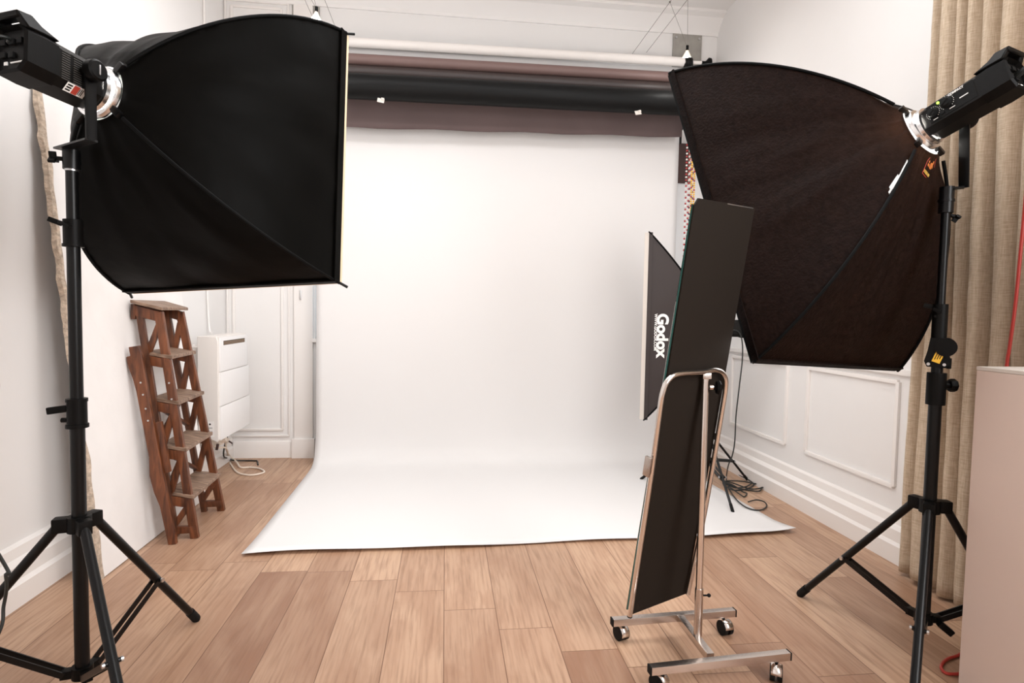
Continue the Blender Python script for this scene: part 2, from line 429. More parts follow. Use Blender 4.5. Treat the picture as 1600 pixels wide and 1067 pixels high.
# sill
struct(MB().box(((WX0+WX1)/2, YB-.01, WZ0-.015), (WX1-WX0+.04, .05, .03), bevel=.004).build('trim_1', M_trim))
# cornice between ceiling and back wall
def cornice(name, rows): return struct(MB().grid(rows).build(name, M_ceil, angle=20))
cornice('trim_2', [[V((x, y, z)) for y, z in ((YB, 3.43), (YB-.015, 3.43), (YB-.02, 3.45), (YB-.05, 3.49), (YB-.10, 3.535), (YB-.15, 3.55), (YB-.15, 3.57))] for x in (XL, XR)])
# pilaster right of the closet and its plinth block
struct(MB().box((-1.085, YB-.012, 1.715), (.14, .024, 3.43), bevel=.003).build('trim_3', M_trim))
struct(MB().box((-1.085, YB-.022, .075), (.17, .044, .15), bevel=.004).build('trim_4', M_trim))
# framed door panel in the back-left corner
def frame_strips(name, pts, w, th, nrm, m=M_trim):
    b = MB(); n = len(pts)
    for i in range(n): b.bar(pts[i], pts[(i+1) % n], th, w, ref=V(nrm).cross(pts[(i+1) % n]-pts[i]), bevel=th*.25)
    return struct(b.build(name, m))
p = [V((-1.60, YB-.006, .22)), V((-1.245, YB-.006, .22)), V((-1.245, YB-.006, 3.39)), V((-1.60, YB-.006, 3.39))]
frame_strips('trim_5', p, .018, .014, (0, 1, 0))
p = [V((-1.645, YB-.006, .17)), V((-1.195, YB-.006, .17)), V((-1.195, YB-.006, 3.43)), V((-1.645, YB-.006, 3.43))]
frame_strips('trim_6', p, .012, .012, (0, 1, 0))
# hinge on the pilaster
h = at(469.5, 461, Y=YB-.03)
top(tag(MB().box(h, (.012, .012, .075), bevel=.002).build('door_hinge', M_steel), 'small dark steel hinge on the white back wall left of the paper', 'hinge'))
# baseboards
def baseboard(name, a, b_, n):
    """stepped profile swept from a to b_, sticking out along n"""
    a, b_, n = V(a), V(b_), V(n); prof = [(0, 0), (.055, 0), (.055, .085), (.042, .10), (.042, .155), (.03, .17), (.022, .175), (.018, .215), (0, .225)]
    return struct(MB().grid([[p+n*t+V((0, 0, z)) for t, z in prof] for p in (a, b_)]).build(name, M_trim, angle=20))
baseboard('baseboard_right', (XR, YF, 0), (XR, YB, 0), (-1, 0, 0))
baseboard('baseboard_left', (XL, YF, 0), (XL, YB, 0), (1, 0, 0))
struct(MB().grid([[V((x, YB-t, z)) for t, z in ((0, 0), (.018, 0), (.018, .10), (.010, .125), (0, .13))] for x in (XL+.05, XR-.05)]).build('baseboard_back', M_trim, angle=20))
# panel mouldings of the right wall
def wall_panel(name, y0, y1, z0, z1):
    return frame_strips(name, [V((XR-.007, y0, z0)), V((XR-.007, y1, z0)), V((XR-.007, y1, z1)), V((XR-.007, y0, z1))], .022, .016, (1, 0, 0))
wall_panel('trim_7', 2.525, 3.215, .345, .855)
wall_panel('trim_8', 3.43, 4.14, .345, .855)
wall_panel('trim_9', 1.55, 2.33, .345, .855)
struct(MB().bar((XR-.010, YF, .905), (XR-.010, YB, .905), .022, .03, ref=V((0, 0, 1)), bevel=.005).build('trim_10', M_trim))
# outlet plate on right wall near the corner
o_ = MB().box((XR-.006, 4.33, .33), (.012, .075, .12), bevel=.003).build('wall_socket', M_trim); top(tag(o_, 'white wall socket low on the right wall behind the cord pile', 'socket'))

# ------------------------------------------------------------------ leaning slab on the left
def slab():
    root = empty('plasterboard_sheet', (-1.50, 2.9, 0), 'tall white plasterboard sheet with torn edge leaning on the left wall', 'board')
    y0, y1 = 2.55, 3.62; zt = 2.10; xb, xt = -1.43, -1.638
    rd = random.Random(2); N = 70
    def front(i, side):
        z = zt*i/N; x = xb+(xt-xb)*z/zt
        j = (noise.noise(V((z*14, 0, 3)))*.012+noise.noise(V((z*45, 0, 9)))*.008) if side else 0
        return V((x, y0+j, z))
    th = V((-.020, 0, 0))
    b = MB()
    rows = []
    for i in range(N+1):
        a = front(i, 1); z = a.z; lip = .026+noise.noise(V((z*9, 5, 1)))*.014
        rows.append([V((a.x, y0+lip, z)), V((a.x, y0+.5, z)), V((a.x, y1, z)), V((a.x, y1, z))+th, V((a.x, a.y, z))+th])
    b.grid(rows)
    # uneven bottom edge
    for v in b.bm.verts:
        if v.co.z < .001: v.co.z = .004
    b.build('sheet', M_slab, root, smooth=False)
    e = MB(); rows = []
    for i in range(N+1):
        a = front(i, 1); z = a.z; lip = .026+noise.noise(V((z*9, 5, 1)))*.014
        rows.append([V((a.x, y0+lip, z)), V((a.x+.001, y0+lip*.6, z)), V((a.x-.003, a.y+.006, z)), V((a.x, a.y, z))+th])
    e.grid(rows).build('torn_edge', M_slabedge, root)['label'] = 'tan torn edge of the sheet'
slab()

# ------------------------------------------------------------------ paper backdrops
PX0, PX1 = -.95, 1.80
def backdrop():
    root = empty('paper_backdrop', (.42, 4.36, 0), 'wide white seamless paper backdrop hanging from roll and sweeping over the floor', 'backdrop')
    prof = [(4.391, 3.075), (4.398, 2.4), (4.40, 1.7), (4.40, 1.0), (4.40, .6), (4.395, .35), (4.385, .22), (4.365, .13), (4.335, .07), (4.29, .03), (4.23, .012), (4.1, .006), (3.7, .004), (3.3, .004), (3.0, .004), (2.9, .005), (2.82, .008), (2.745, .012)]
    NX = 60; rows = []
    for k, (y, z) in enumerate(prof):
        row = []
        for i in range(NX+1):
            u = i/NX; x0 = -.95+(.02 if y < 3 else 0); x1 = 1.80
            if y < 4.3: x1 = 1.80+.075*(4.3-y)/1.5; x0 = PX0+.018*(4.3-y)/1.5
            x = x0+(x1-x0)*u; yy, zz = y, z
            if y < 3.05:
                w = (3.05-y)/.305; zz += w*(.003+.004*math.sin(u*9)+.003*math.sin(u*23)); yy += w*(.075*u+.008*math.sin(u*14))
                if u > .93: zz += w*((u-.93)/.07)**2*.018
            row.append(V((x, yy, max(zz, .003))))
        rows.append(row)
    s_ = MB().grid(rows).build('paper_sheet', M_paper, root, angle=60)
    md = s_.modifiers.new('t', 'SOLIDIFY'); md.thickness = .0012
    MB().cyl((-.92, 4.36, 3.080), (1.80, 4.36, 3.108), .033, n=40).build('paper_roll', M_white_roll, root)
backdrop()
def roll(name, label, y, zl, zr, r, m, x0=-.93, x1=1.80, sheet=None):
    root = empty(name, ((x0+x1)/2, y, (zl+zr)/2-r), label, 'paper roll')
    MB().cyl((x0, y, zl), (x1, y, zr), r, n=44).build('roll', m, root)
    MB().cyl((x0-.05, y, zl), (x0, y, zl), .022, n=16).build('core', M_blackmetal, root)
    MB().cyl((x1, y, zr), (x1+.04, y, zr), .022, n=16).build('core', M_blackmetal, root)
    if sheet:
        zb0, zb1, ms = sheet; rows = []
        for t in range(9):
            f = t/8; rows.append([V((x0+.03+(x1-x0-.06)*i/20, y+r*.9*(1-f*.3)-(.0 if t else 0), (zl+(zr-zl)*i/20)*(1-f)+(zb0+(zb1-zb0)*i/20)*f+(.004*math.sin(i*1.3) if t == 8 else 0))) for i in range(21)])
        s_ = MB().grid(rows).build('sheet', ms, root); md = s_.modifiers.new('t', 'SOLIDIFY'); md.thickness = .0012
    return root
roll('paper_roll_brown', 'mauve brown paper roll mounted directly under the white roll', 4.24, 2.913, 2.938, .037, M_brown_roll)['category'] = 'paper roll'
roll('paper_roll_grey', 'dark grey paper roll whose brown sheet hangs in front of the white backdrop', 4.245, 2.832, 2.856, .042, M_dkbrown_roll, sheet=(2.446, 2.508, M_brown_sheet))
br = roll('paper_roll_black', 'black paper roll lowest and nearest of the rolls above the backdrop', 4.09, 2.672, 2.694, .084, M_black_roll)
for (px, py), nm in (((595, 157), 0), ((997, 176), 1)):
    c = at(px, py, Y=4.02)
    rot = Euler((R(70), R(8-20*nm), R(5))).to_matrix()
    MB().box(c, (.045, .032, .002), rot).box(c+V((.012, 0, .012)), (.02, .015, .002), rot).build('tape_tab', M_cream2, br)['label'] = 'scrap of white tape on the lower edge'
# hangers that carry the rolls
for i, x in enumerate((-.99, 1.865)):
    rt_ = empty('roll_bracket', (x, 4.56, 2.55), ['black metal bracket holding the left ends of the paper rolls', 'black metal bracket holding the right ends of the paper rolls'][i], 'bracket', 'brackets of the paper rolls')
    b = MB().box((x, 4.575, 2.83), (.04, .05, .56), bevel=.004)
    b.build('wall_plate', M_blackmetal, rt_)
    b = MB()
    for y, z in ((4.36, 3.09), (4.24, 2.92), (4.09, 2.685)):
        b.bar((x, 4.56, z-.03), (x, y, z-.02), .012, .03); b.bar((x, y, z-.03), (x, y, z+.02), .014, .03, ref=V((0, 1, 0)))
    b.build('arm', M_blackmetal, rt_)
# roller with handle at the right end of the white roll and the bead chains hanging from it
k_ = empty('roller_crank', (1.84, 4.36, 3.05), 'white roller shaft with black knob at the right end of the white roll', 'roller')
MB().cyl((1.80, 4.36, 3.108), (1.955, 4.36, 3.112), .012, n=14).build('shaft', M_trim, k_)
MB().lathe((1.945, 4.36, 3.111), (1, 0, 0), [(0, 0), (.014, 0), (.014, .03), (.022, .04), (.040, .055), (.038, .07), (.02, .08), (0, .08)]).build('knob', M_blackplastic, k_)
MB().cyl((1.812, 4.36, 3.108), (1.835, 4.36, 3.108), .040, n=24).cyl((1.845, 4.36, 3.108), (1.862, 4.36, 3.108), .035, n=24).build('chain_wheel', M_blackmetal, k_)
def chain(x, y, z0, z1, mats, r, label, step):
    """a loop of beads; every colour one mesh"""
    root = empty('bead_chain', (x, y, z0), label, 'chain', 'bead chains of the backdrop rollers')
    bs = [MB() for _ in mats]; n = int((z1-z0)/step)
    for side in (-1, 1):
        for i in range(n):
            z = z0+i*step; k = (i+(side > 0)) % len(mats)
            bmesh.ops.create_icosphere(bs[k].bm, subdivisions=1, radius=r, matrix=Matrix.Translation((x+side*r*1.25, y, z)))
    bs.append(None)
    for b, m_ in zip(bs, mats): b.build('beads', m_, root)['kind'] = 'stuff'
    return root
c0 = at(1069, 300, Y=4.26)
chain(1.812, 4.24, .95, 3.02, (M_bead_r, M_bead_w), .0085, 'red and white bead chain hanging beside the right edge of backdrop', .022)
chain(1.868, 4.30, .98, 3.02, (M_bead_b, M_bead_w), .0095, 'dark and white bead chain furthest right of the hanging chains', .024)
chain(1.838, 4.20, .98, 2.48, (M_bead_y, M_bead_y, M_bead_y, M_bead_r), .0085, 'yellow bead chain hanging between the dotted chains', .017)
pn = empty('wooden_panel', (1.93, 4.59, 2.24), 'dark brown wooden panel high on the back wall behind the bead chains', 'panel')
MB().box((1.90, 4.592, 2.40), (.12, .016, .32)).build('board', M_brownpanel, pn, smooth=False)
MB().box((1.985, 4.590, 2.40), (.035, .02, .325)).build('edge_strip', M_orangew, pn, smooth=False)['label'] = 'pale orange side strip'

# ------------------------------------------------------------------ plates and cable lights under the ceiling
def plate(c, w, h, label):
    rt_ = empty('wall_plate', (c[0], YB, c[1]-h/2), label, 'plate', 'grey metal plates high on the back wall')
    MB().box((c[0], YB-.006, c[1]), (w, .012, h), bevel=.002).build('plate', M_concrete, rt_)
    for sx in (-1, 1): MB().cyl((c[0]+sx*(w/2-.025), YB-.013, c[1]+h/2-.03), (c[0]+sx*(w/2-.025), YB-.018, c[1]+h/2-.03), .009, n=12).build('screw', M_steel, rt_)
plate((1.923, 3.30), .243, .26, 'grey metal plate with screws at top right above the paper rolls')
plate((-1.067, 3.33), .20, .19, 'grey metal plate at top left behind the hanging halogen bulb')
def wire(name, label, pts, r=.0016):
    return top(tag(MB().tube(pts, r, n=6).build(name, M_wire), label, 'wire', 'ceiling cable lighting wires'))
A1 = at(988, 84, Y=YB-.01); A2 = at(1010, 82, Y=YB-.01)
B1 = V((A1.x, 1.2, A1.z)); B2 = V((A2.x, 1.2, A2.z))
wire('lighting_wire', 'left wire of the right-hand ceiling cable pair', [A1, B1]); 
w2 = wire('lighting_wire', 'right wire of the right-hand ceiling cable pair', [A2, B2])
# y on a wire where it passes a given pixel column
def y_at(px, X, Z):
    best = min((abs((rt.dot(V((X, y, Z))-CAM)/fwd.dot(V((X, y, Z))-CAM))*F_PX+800-px), y) for y in [1+i*.01 for i in range(360)])
    return best[1]
ya, yb_ = y_at(1047, A1.x, A1.z), y_at(1075, A2.x, A2.z)
def lamp_hang(pa, pb, pl, label, facing):
    rt_ = empty('halogen_lamp', pl, label, 'lamp', 'halogen lamps of the ceiling cables')
    b = MB().tube([pa, pl], .0012, n=6).tube([pb, pl], .0012, n=6).sphere(pa, .007, n=8).sphere(pb, .007, n=8)
    b.build('suspension_wire', M_wire, rt_)
    b = MB().cyl(pl+V((0, 0, .012)), pl-V((0, 0, .02)), .009, n=12); b.build('socket', M_blackplastic, rt_)
    ld = bpy.data.lights.new('halogen_light', 'POINT'); ld.energy = 2.5; ld.shadow_soft_size = .03; ld.color = (1, .97, .94)
    lo = bpy.data.objects.new('halogen_light', ld); COL.objects.link(lo); lo.location = pl+V(facing).normalized()*.10
    ax = V(facing).normalized()
    MB().lathe(pl-V((0, 0, .01)), ax, [(.002, 0), (.008, .004), (.011, .016), (.020, .032), (.0275, .046), (.028, .05), (.018, .052), (0, .053)], n=20).build('bulb', M_bulb, rt_)
pl = at(1074, 74, Y=(ya+yb_)/2)
lamp_hang(V((A1.x, ya, A1.z)), V((A2.x, yb_, A2.z)), pl, 'small halogen lamp hanging in front of the right grey plate', (.1, .35, -.9))
C1 = at(523, 42, Y=4.0); L2 = at(487, 22, Y=4.0)
pa, pb = at(493, -12, Y=3.4), at(468, -12, Y=3.4)
zc = 3.27
def cable_through(px, py, z):
    """a level wire along the room that passes one photo point"""
    q = at(px, py, Z=z); return q
q1, q2 = cable_through(523, 40, zc), cable_through(485, 19, zc)
wire('lighting_wire', 'right wire of the left-hand ceiling cable pair', [V((q1.x, YB, zc)), V((q1.x, 1.2, zc))])
wire('lighting_wire', 'left wire of the left-hand ceiling cable pair', [V((q2.x, YB, zc)), V((q2.x, 1.2, zc))])
pl = at(494.5, 14, Y=3.55)
lamp_hang(V((q1.x, 3.5, zc)), V((q2.x, 3.5, zc)), pl, 'small lit halogen bulb hanging above the left softbox', (-.05, 0, -1))
c = at(783, -7, Y=3.2)
rg = empty('ceiling_spotlight', c, 'small round spotlight with dark rim at the very top of the view', 'lamp')
MB().lathe(c+V((0, 0, .02)), (0, 0, -1), [(.020, -.05), (.036, -.02), (.042, .0), (.042, .018), (.036, .020), (.034, .012), (.02, .0), (.0, -.01)], n=32).build('shade', M_blackmetal, rg)
MB().lathe(c+V((0, 0, .02)), (0, 0, -1), [(0, .018), (.032, .016), (.033, .010)], n=28).build('lens', M_trim, rg)
MB().cyl(c+V((0, 0, .07)), V((c.x, c.y, ZC-.02)), .006, n=10).build('stem', M_blackmetal, rg)
MB().cyl(V((c.x, c.y, ZC-.025)), V((c.x, c.y, ZC)), .04, n=24).build('canopy', M_trim, rg)

# ------------------------------------------------------------------ softbox, flash head, stand
def frame_of(rot_deg):
    a, b_, c_ = [R(v) for v in rot_deg]
    return Matrix.Rotation(a, 3, 'Z') @ Matrix.Rotation(b_, 3, 'X') @ Matrix.Rotation(c_, 3, 'Y')
def softbox(name, label, C, rot, w, h, D, bow, fab, diffm, lip_m, sag=.03, r0=.095, group=None, seed=0, lit=True, hem=.03, tip=.035, lipw=.012, wr=.006, gaps=()):
    """C rim centre; local x width, y out of the opening, z height"""
    Mx = frame_of(rot); root = empty(name, C-Mx @ V((0, D, 0)), label, 'softbox', group)
    def rib(k, t, off=0.):
        sx = (1, 1, -1, -1)[k]; sz = (1, -1, -1, 1)[k]
        s = (1-bow)*t+bow*math.sin(t*math.pi/2); a = (1-bow)*t+bow*(1-math.cos(t*math.pi/2))
        rx, rz = r0*.72, r0*.72
        x = rx+(w/2-rx)*s; z = rz+(h/2-rz)*s
        nx, nz = (x, z); L = math.hypot(nx, nz)
        return V((sx*(x+off*nx/L), -D+D*a, sz*(z+off*nz/L)))
    def shell(off, noisy):
        rows = []; NT, NS = (80, 56) if gaps else (40, 22)
        for i in range(NT+1):
            t = i/NT; row = []
            for k in range(4):
                p, q = rib(k, t, off), rib((k+1) % 4, t, off)
                for j in range(NS):
                    u = j/NS; v = p.lerp(q, u)
                    c = V((0, v.y, 0)); rad = v-c
                    sg = math.sin(u*math.pi)*math.sin(min(1, t*1.15)*math.pi)*sag
                    if rad.length > 1e-6: v = v-rad.normalized()*sg*(1 if t > .12 else t/.12)
                    if t < .15:   # round the throat
                        f = 1-t/.15; rr = V((v.x, 0, v.z)); L = rr.length
                        v = v.lerp(V((v.x/L*(r0+off), v.y, v.z/L*(r0+off))), f*.8)
                    if noisy:
                        nrm = V((v.x, 0, v.z)).normalized()
                        # folds running from the throat outwards and tight puckers along the seams
                        ang = u*4+k*7+seed
                        f1 = noise.noise(V((ang*1.4, t*1.7, seed)))*wr*2.2*math.sin(u*math.pi)
                        f2 = noise.noise(V((ang*5., t*4, seed+4)))*wr*.8*math.sin(u*math.pi)
                        edge = min(u, 1-u); f3 = noise.noise(V((t*38+k*5, edge*6, seed)))*wr*.7*math.exp(-edge*14)
                        amp = math.sin(min(1, t)*math.pi)**.5 if t < .97 else 0
                        v = v+nrm*(f1+f2+f3)*amp
                    row.append(Mx @ v+C)
            rows.append(row)
        return rows
    def cloth(off):
        b = MB().grid(shell(off, True), True)
        if gaps:   # zip openings and loose corners where the lit inside shows
            from mathutils.bvhtree import BVHTree
            b.bm.faces.ensure_lookup_table(); kill = set()
            t_ = BVHTree.FromBMesh(b.bm)
            for poly in gaps:
                x0, x1 = min(p[0] for p in poly), max(p[0] for p in poly); y0, y1 = min(p[1] for p in poly), max(p[1] for p in poly)
                for ix in range(int((x1-x0)*1.0)+1):
                    for iy in range(int((y1-y0)*1.0)+1):
                        qx, qy = x0+ix, y0+iy; ins = False
                        for k in range(len(poly)):
                            (ax_, ay_), (bx_, by_) = poly[k], poly[k-1]
                            if (ay_ > qy) != (by_ > qy) and qx < (bx_-ax_)*(qy-ay_)/(by_-ay_)+ax_: ins = not ins
                        if ins:
                            d = (at(qx, qy, Y=3)-CAM).normalized(); r_ = t_.ray_cast(CAM, d)
                            if r_[2] is not None: kill.add(r_[2])
            bmesh.ops.delete(b.bm, geom=[b.bm.faces[i] for i in kill], context='FACES')
        return b
    cloth(0).build('fabric_shell', fab, root, angle=60)
    cloth(-.009).build('inner_lining', M_lining, root, angle=60)['label'] = 'silvery white inside lining'
    for k in range(4):
        pts = [Mx @ rib(k, .03+.97*i/24, .003)+C for i in range(25)]
        MB().tube(pts, .0055, n=8).build('corner_seam', M_welt, root)
        e = Mx @ rib(k, 1, 0)+C; d = (Mx @ (rib(k, 1)-rib(k, .9))).normalized()
        d = (d+Mx @ V(((1, 1, -1, -1)[k]*.9, .3, (1, -1, -1, 1)[k]*.5))*.6).normalized()
        MB().cyl(e-d*.01, e+d*tip, .0048, n=10).build('rod_tip', M_blackmetal, root)
    # hem at the rim, then the lip that carries the front cloth
    def rim(y0, y1, ex, m, nm, th=.006):
        b = MB(); hw, hh = w/2+ex, h/2+ex
        P = [V((hw, 0, hh)), V((hw, 0, -hh)), V((-hw, 0, -hh)), V((-hw, 0, hh))]
        Q = [p-V((math.copysign(th, p.x), 0, math.copysign(th, p.z))) for p in P]
        rows = [[Mx @ (p+V((0, y, 0)))+C for p in ring] for ring, y in ((P, y0), (P, y1), (Q, y1), (Q, y0), (P, y0))]
        return b.grid(rows, True).build(nm, m, root, smooth=False)
    rim(-hem, .004, .003, fab, 'rim_band')
    rim(.004, .004+lipw, .001, lip_m, 'front_lip')
    b = MB(); y = .006+lipw*.8
    b.grid([[Mx @ V((sx*(w/2-.004), y, sz*(h/2-.004)))+C for sx in (-1, 1)] for sz in (-1, 1)])
    b.build('front_diffuser', diffm, root, smooth=False)
    # speed ring
    ap = C-Mx @ V((0, D, 0)); ax = Mx @ V((0, 1, 0))
    MB().lathe(ap-ax*.012, ax, [(.060, 0), (.072, 0), (.074, .006), (.074, .018), (.068, .024), (.060, .024), (.060, 0)], n=40).build('speed_ring', M_ring, root)['label'] = 'polished metal speed ring'
    for k in range(4):
        sx = (1, 1, -1, -1)[k]; sz = (1, -1, -1, 1)[k]; dv = (Mx @ V((sx, 0, sz))).normalized()
        MB().bar(ap+dv*.074, ap+dv*.105, .018, .016, ref=ax, bevel=.003).build('rod_socket', M_blackmetal, root)
    if lit:
        ld = bpy.data.lights.new('modelling_light', 'POINT'); ld.energy = INNER_W; ld.shadow_soft_size = .035; ld.color = (1, .95, .88)
        lo = bpy.data.objects.new('modelling_light', ld); COL.objects.link(lo); lo.location = ap+ax*.05
        fl = area('softbox_light', C+ax*.03, C+ax*2, w*.96, h*.96, lit, (1, .98, .96))
        fl.rotation_euler = (Mx @ Matrix(((1, 0, 0), (0, 0, -1), (0, 1, 0)))).to_euler()
    return root, Mx, ap, ax

def head(name, label, ap, Mx, side, BL=.155, group=None, knobs=False, k=1.0):
    """flash head behind the ring; local x across, -y to the rear, z up"""
    root = empty(name, ap-Mx @ V((0, .15, .07)), label, 'studio flash', group)
    T = Matrix.Translation(ap) @ Mx.to_4x4()
    def sec(y, hw, hh, ch, dz=0): # chamfered section
        hw, hh, ch = hw*k, hh*k, ch*k
        return [V((x, y, z+dz)) for x, z in ((-hw+ch, -hh), (hw-ch, -hh), (hw, -hh+ch), (hw, hh-ch), (hw-ch, hh), (-hw+ch, hh), (-hw, hh-ch), (-hw, -hh+ch))]
    f = -.028
    b = MB(); rows = [sec(f, .040, .040, .018), sec(f, .048, .049, .020), sec(f-.012, .053, .054, .021), sec(f-BL-.005, .054, .055, .019)]
    b.grid(rows, True); b.bm.faces.new([v for v in b.bm.verts][:8]); b.xf(T); b.build('body', M_darkplastic, root, angle=25)
    b = MB(); r0 = f-BL
    rows = [sec(r0, .054, .055, .019), sec(r0, .058, .059, .022), sec(r0-.03, .059, .060, .022), sec(r0-.072, .056, .058, .022), sec(r0-.077, .050, .052, .019), sec(r0-.064, .046, .048, .017)]
    b.grid(rows, True)
    vv = list(b.bm.verts)[-8:]; b.bm.faces.new(vv)
    b.xf(T); b.build('rear_cap', M_blackplastic, root, angle=25)
    # handle: flared arms joined by a cross grip, with an opening under the grip
    b = MB()
    for sx in (-1, 1):
        o = [V((sx*.056, r0+.006, .052)), V((sx*.056, r0-.070, .046)), V((sx*.046, r0-.092, .078)), V((sx*.046, r0-.056, .085)), V((sx*.050, r0-.034, .068))]
        b.prism(o, (-sx*.021, 0, 0))
    b.prism([V((-.046, r0-.058, .070)), V((-.046, r0-.054, .085)), V((-.046, r0-.092, .079)), V((-.046, r0-.088, .064))], (.092, 0, 0))
    b.prism([V((-.050, r0-.02, .05)), V((-.050, r0-.045, .058)), V((-.050, r0-.055, .052)), V((-.050, r0-.060, .035))], (.100, 0, 0))
    b.xf(T @ Matrix.Diagonal((k, 1, k, 1)))
    hdl = b.build('handle', M_blackplastic, root); hdl.modifiers.new('b', 'BEVEL').width = .003
    # front collar and lit dome seen in the gap
    c0, ax = ap, Mx @ V((0, 1, 0))
    MB().lathe(c0-ax*.034, ax, [(.052, 0), (.062, .002), (.063, .014), (.058, .018), (.052, .018)], n=40).build('front_collar', M_ring, root)
    MB().lathe(c0-ax*.020, ax, [(.050, 0), (.052, .02), (.045, .05), (.03, .066), (0, .072)], n=28).build('glass_dome', M_glow, root)
    # rear panel sockets
    b = MB()
    for i, (x, z) in enumerate(((-.03, .02), (0, .02), (.03, .02), (-.03, -.01), (0, -.012))): b.box(T @ V((x*.85, r0-.066, z)), (.016, .010, .014), Mx, bevel=.002)
    b.build('rear_sockets', M_rubber, root)
    b = MB().box(T @ V((.015*side, r0-.065, -.030)), (.04, .003, .003), Mx).box(T @ V((-.02*side, r0-.065, -.030)), (.010, .003, .008), Mx)
    b.build('rear_print', M_whiteprint, root)
    # vents on the visible side
    b = MB(); s = side
    for c_ in (0, 1):
        for i in range(13):
            z = .040-i*.0058
            b.box(T @ V((s*.0545, f-BL+.020+c_*.030, z-.006)), (.0014, .021, .0020), Mx)
    if not knobs: b.build('vent_slots', mat('grey_vent_slots', (.06, .055, .05), .5), root)
    else: b.bm.free()
    return root, T, f, r0

def knob_star(b, c, d, r=.016, L=.022):
    d = V(d).normalized(); x = d.orthogonal().normalized(); y = d.cross(x)
    b.cyl(c, c+d*L*.5, .006, n=12)
    for k in range(3):
        a = k*2*math.pi/3; v = x*math.cos(a)+y*math.sin(a)
        b.bar(c+d*L*.7, c+d*L*.7+v*r, .008, L*.5, ref=d, bevel=.002)
    return b

def stand(name, label, P, zb, hub, Rad, ang0, secs, group, ztop, feet_r=.013, cut=0.):
    """tripod: P foot point of the pole, secs = [(z0,z1,radius)], angles of legs"""
    root = empty(name, (P[0], P[1], 0), label, 'light stand', group)
    x, y = P
    for z0, z1, r in secs: MB().cyl((x, y, z0), (x, y, z1), r, n=28).build('pole_section', M_blackmetal, root)
    lugs = MB().cyl((x, y, hub-.022), (x, y, hub+.022), .030, n=24); low = MB().cyl((x, y, zb-.016), (x, y, zb+.018), .027, n=24)
    for k in range(3):
        a = R(ang0+120*k); d = V((math.cos(a), math.sin(a), 0)); s = V((-d.y, d.x, 0))
        lugs.bar(V((x, y, hub))+d*.025, V((x, y, hub))+d*.062, .034, .040, ref=V((0, 0, 1)), bevel=.004)
        low.bar(V((x, y, zb))+d*.02, V((x, y, zb))+d*.052, .026, .024, ref=V((0, 0, 1)), bevel=.003)
        h = V((x, y, hub))+d*.048; foot = V((x, y, 0))+d*(Rad-(cut if k == 2 else 0)); u = (foot-h).normalized()
        foot = foot+V((0, 0, feet_r*.8))
        lg = MB().cyl(h, foot-u*.01, feet_r, n=18).build('leg', M_blackmetal, root)
        MB().cyl(foot-u*.05, foot, feet_r*1.18, n=16).sphere(foot, feet_r*1.15, n=12).build('rubber_foot', M_rubber, lg)
        m_ = h.lerp(foot, .56); lo = V((x, y, zb))+d*.042
        b = MB()
        for q in (-1, 1): b.bar(lo+s*.012*q, m_+s*.012*q, .004, .017, ref=V((0, 0, 1)).cross(s))
        b.cyl(m_-s*.022, m_+s*.022, .006, n=10)
        b.build('brace', M_blackmetal, lg)
        for q in (-1, 1): MB().cyl(m_+s*.018*q, m_+s*.024*q, .007, n=10).build('rivet', M_steel, lg)
    lugs.build('leg_hub', M_blackplastic, root); low.build('lower_hub', M_blackplastic, root)
    return root

# ---- left set
GS = 'softboxes on tripod stands'; GH = 'flash heads behind the softboxes'; GT = 'tripod light stands'
Mx = None
SL_C = V((-.772, 2.235, 1.672))
sbL, MxL, apL, axL = softbox('softbox', 'large square black satin softbox at upper left seen from behind', SL_C, (-20.5, -7.8, -2.9), .872, .895, .53, .63, M_satin, M_diffL, M_cream, sag=.008, seed=1, lit=DIFFUSER_L, r0=.082, lipw=.016, wr=.010)
MxL = MxL @ Matrix.Rotation(R(3), 3, 'X')
hdL, TL, fL, rL = head('studio_flash', 'black flash head behind the left softbox with vents and a red and white sticker', apL, MxL, 1, BL=.130)
# sticker on the lower right chamfer side
s0 = TL @ V((.0625, fL-.075, -.052)); sx_, sy_ = MxL @ V((0, 1, 0)), MxL @ V((-.35, 0, .94))
nrm = MxL @ V((.7071, 0, -.7071))
b0 = TL @ V((.0445, fL-.078, -.0465))+nrm*.0016
def decal(c, w_, h_, xd, yd, m_, nm, par, lab=None, th=.0008):
    xd, yd = V(xd).normalized(), V(yd).normalized(); z = xd.cross(yd); rot = Matrix((xd, yd, z)).transposed()
    o = MB().box(c, (w_, h_, th), rot).build(nm, m_, par, smooth=False)
    if lab: o['label'] = lab
    return o
yd = MxL @ V((.7071, 0, .7071)); xd = MxL @ V((0, 1, 0))
st = decal(b0, .052, .026, xd, yd, M_whiteprint, 'sticker', hdL, 'white and red warning sticker')
decal(b0+nrm*.0008, .014, .024, xd, yd, M_redlab, 'red_print', st)
b = MB(); rot = Matrix((xd, yd, xd.cross(yd))).transposed()
for i in range(3): b.box(b0+nrm*.0008-xd*.017+yd*(-.007+.007*i), (.012, .004, .0006), rot)
for i in range(3): b.box(b0+nrm*.0008+xd*(.013+.004*(i-1))+yd*.000, (.0016, .018, .0006), rot)
b.build('black_print', M_rubber, st, smooth=False)
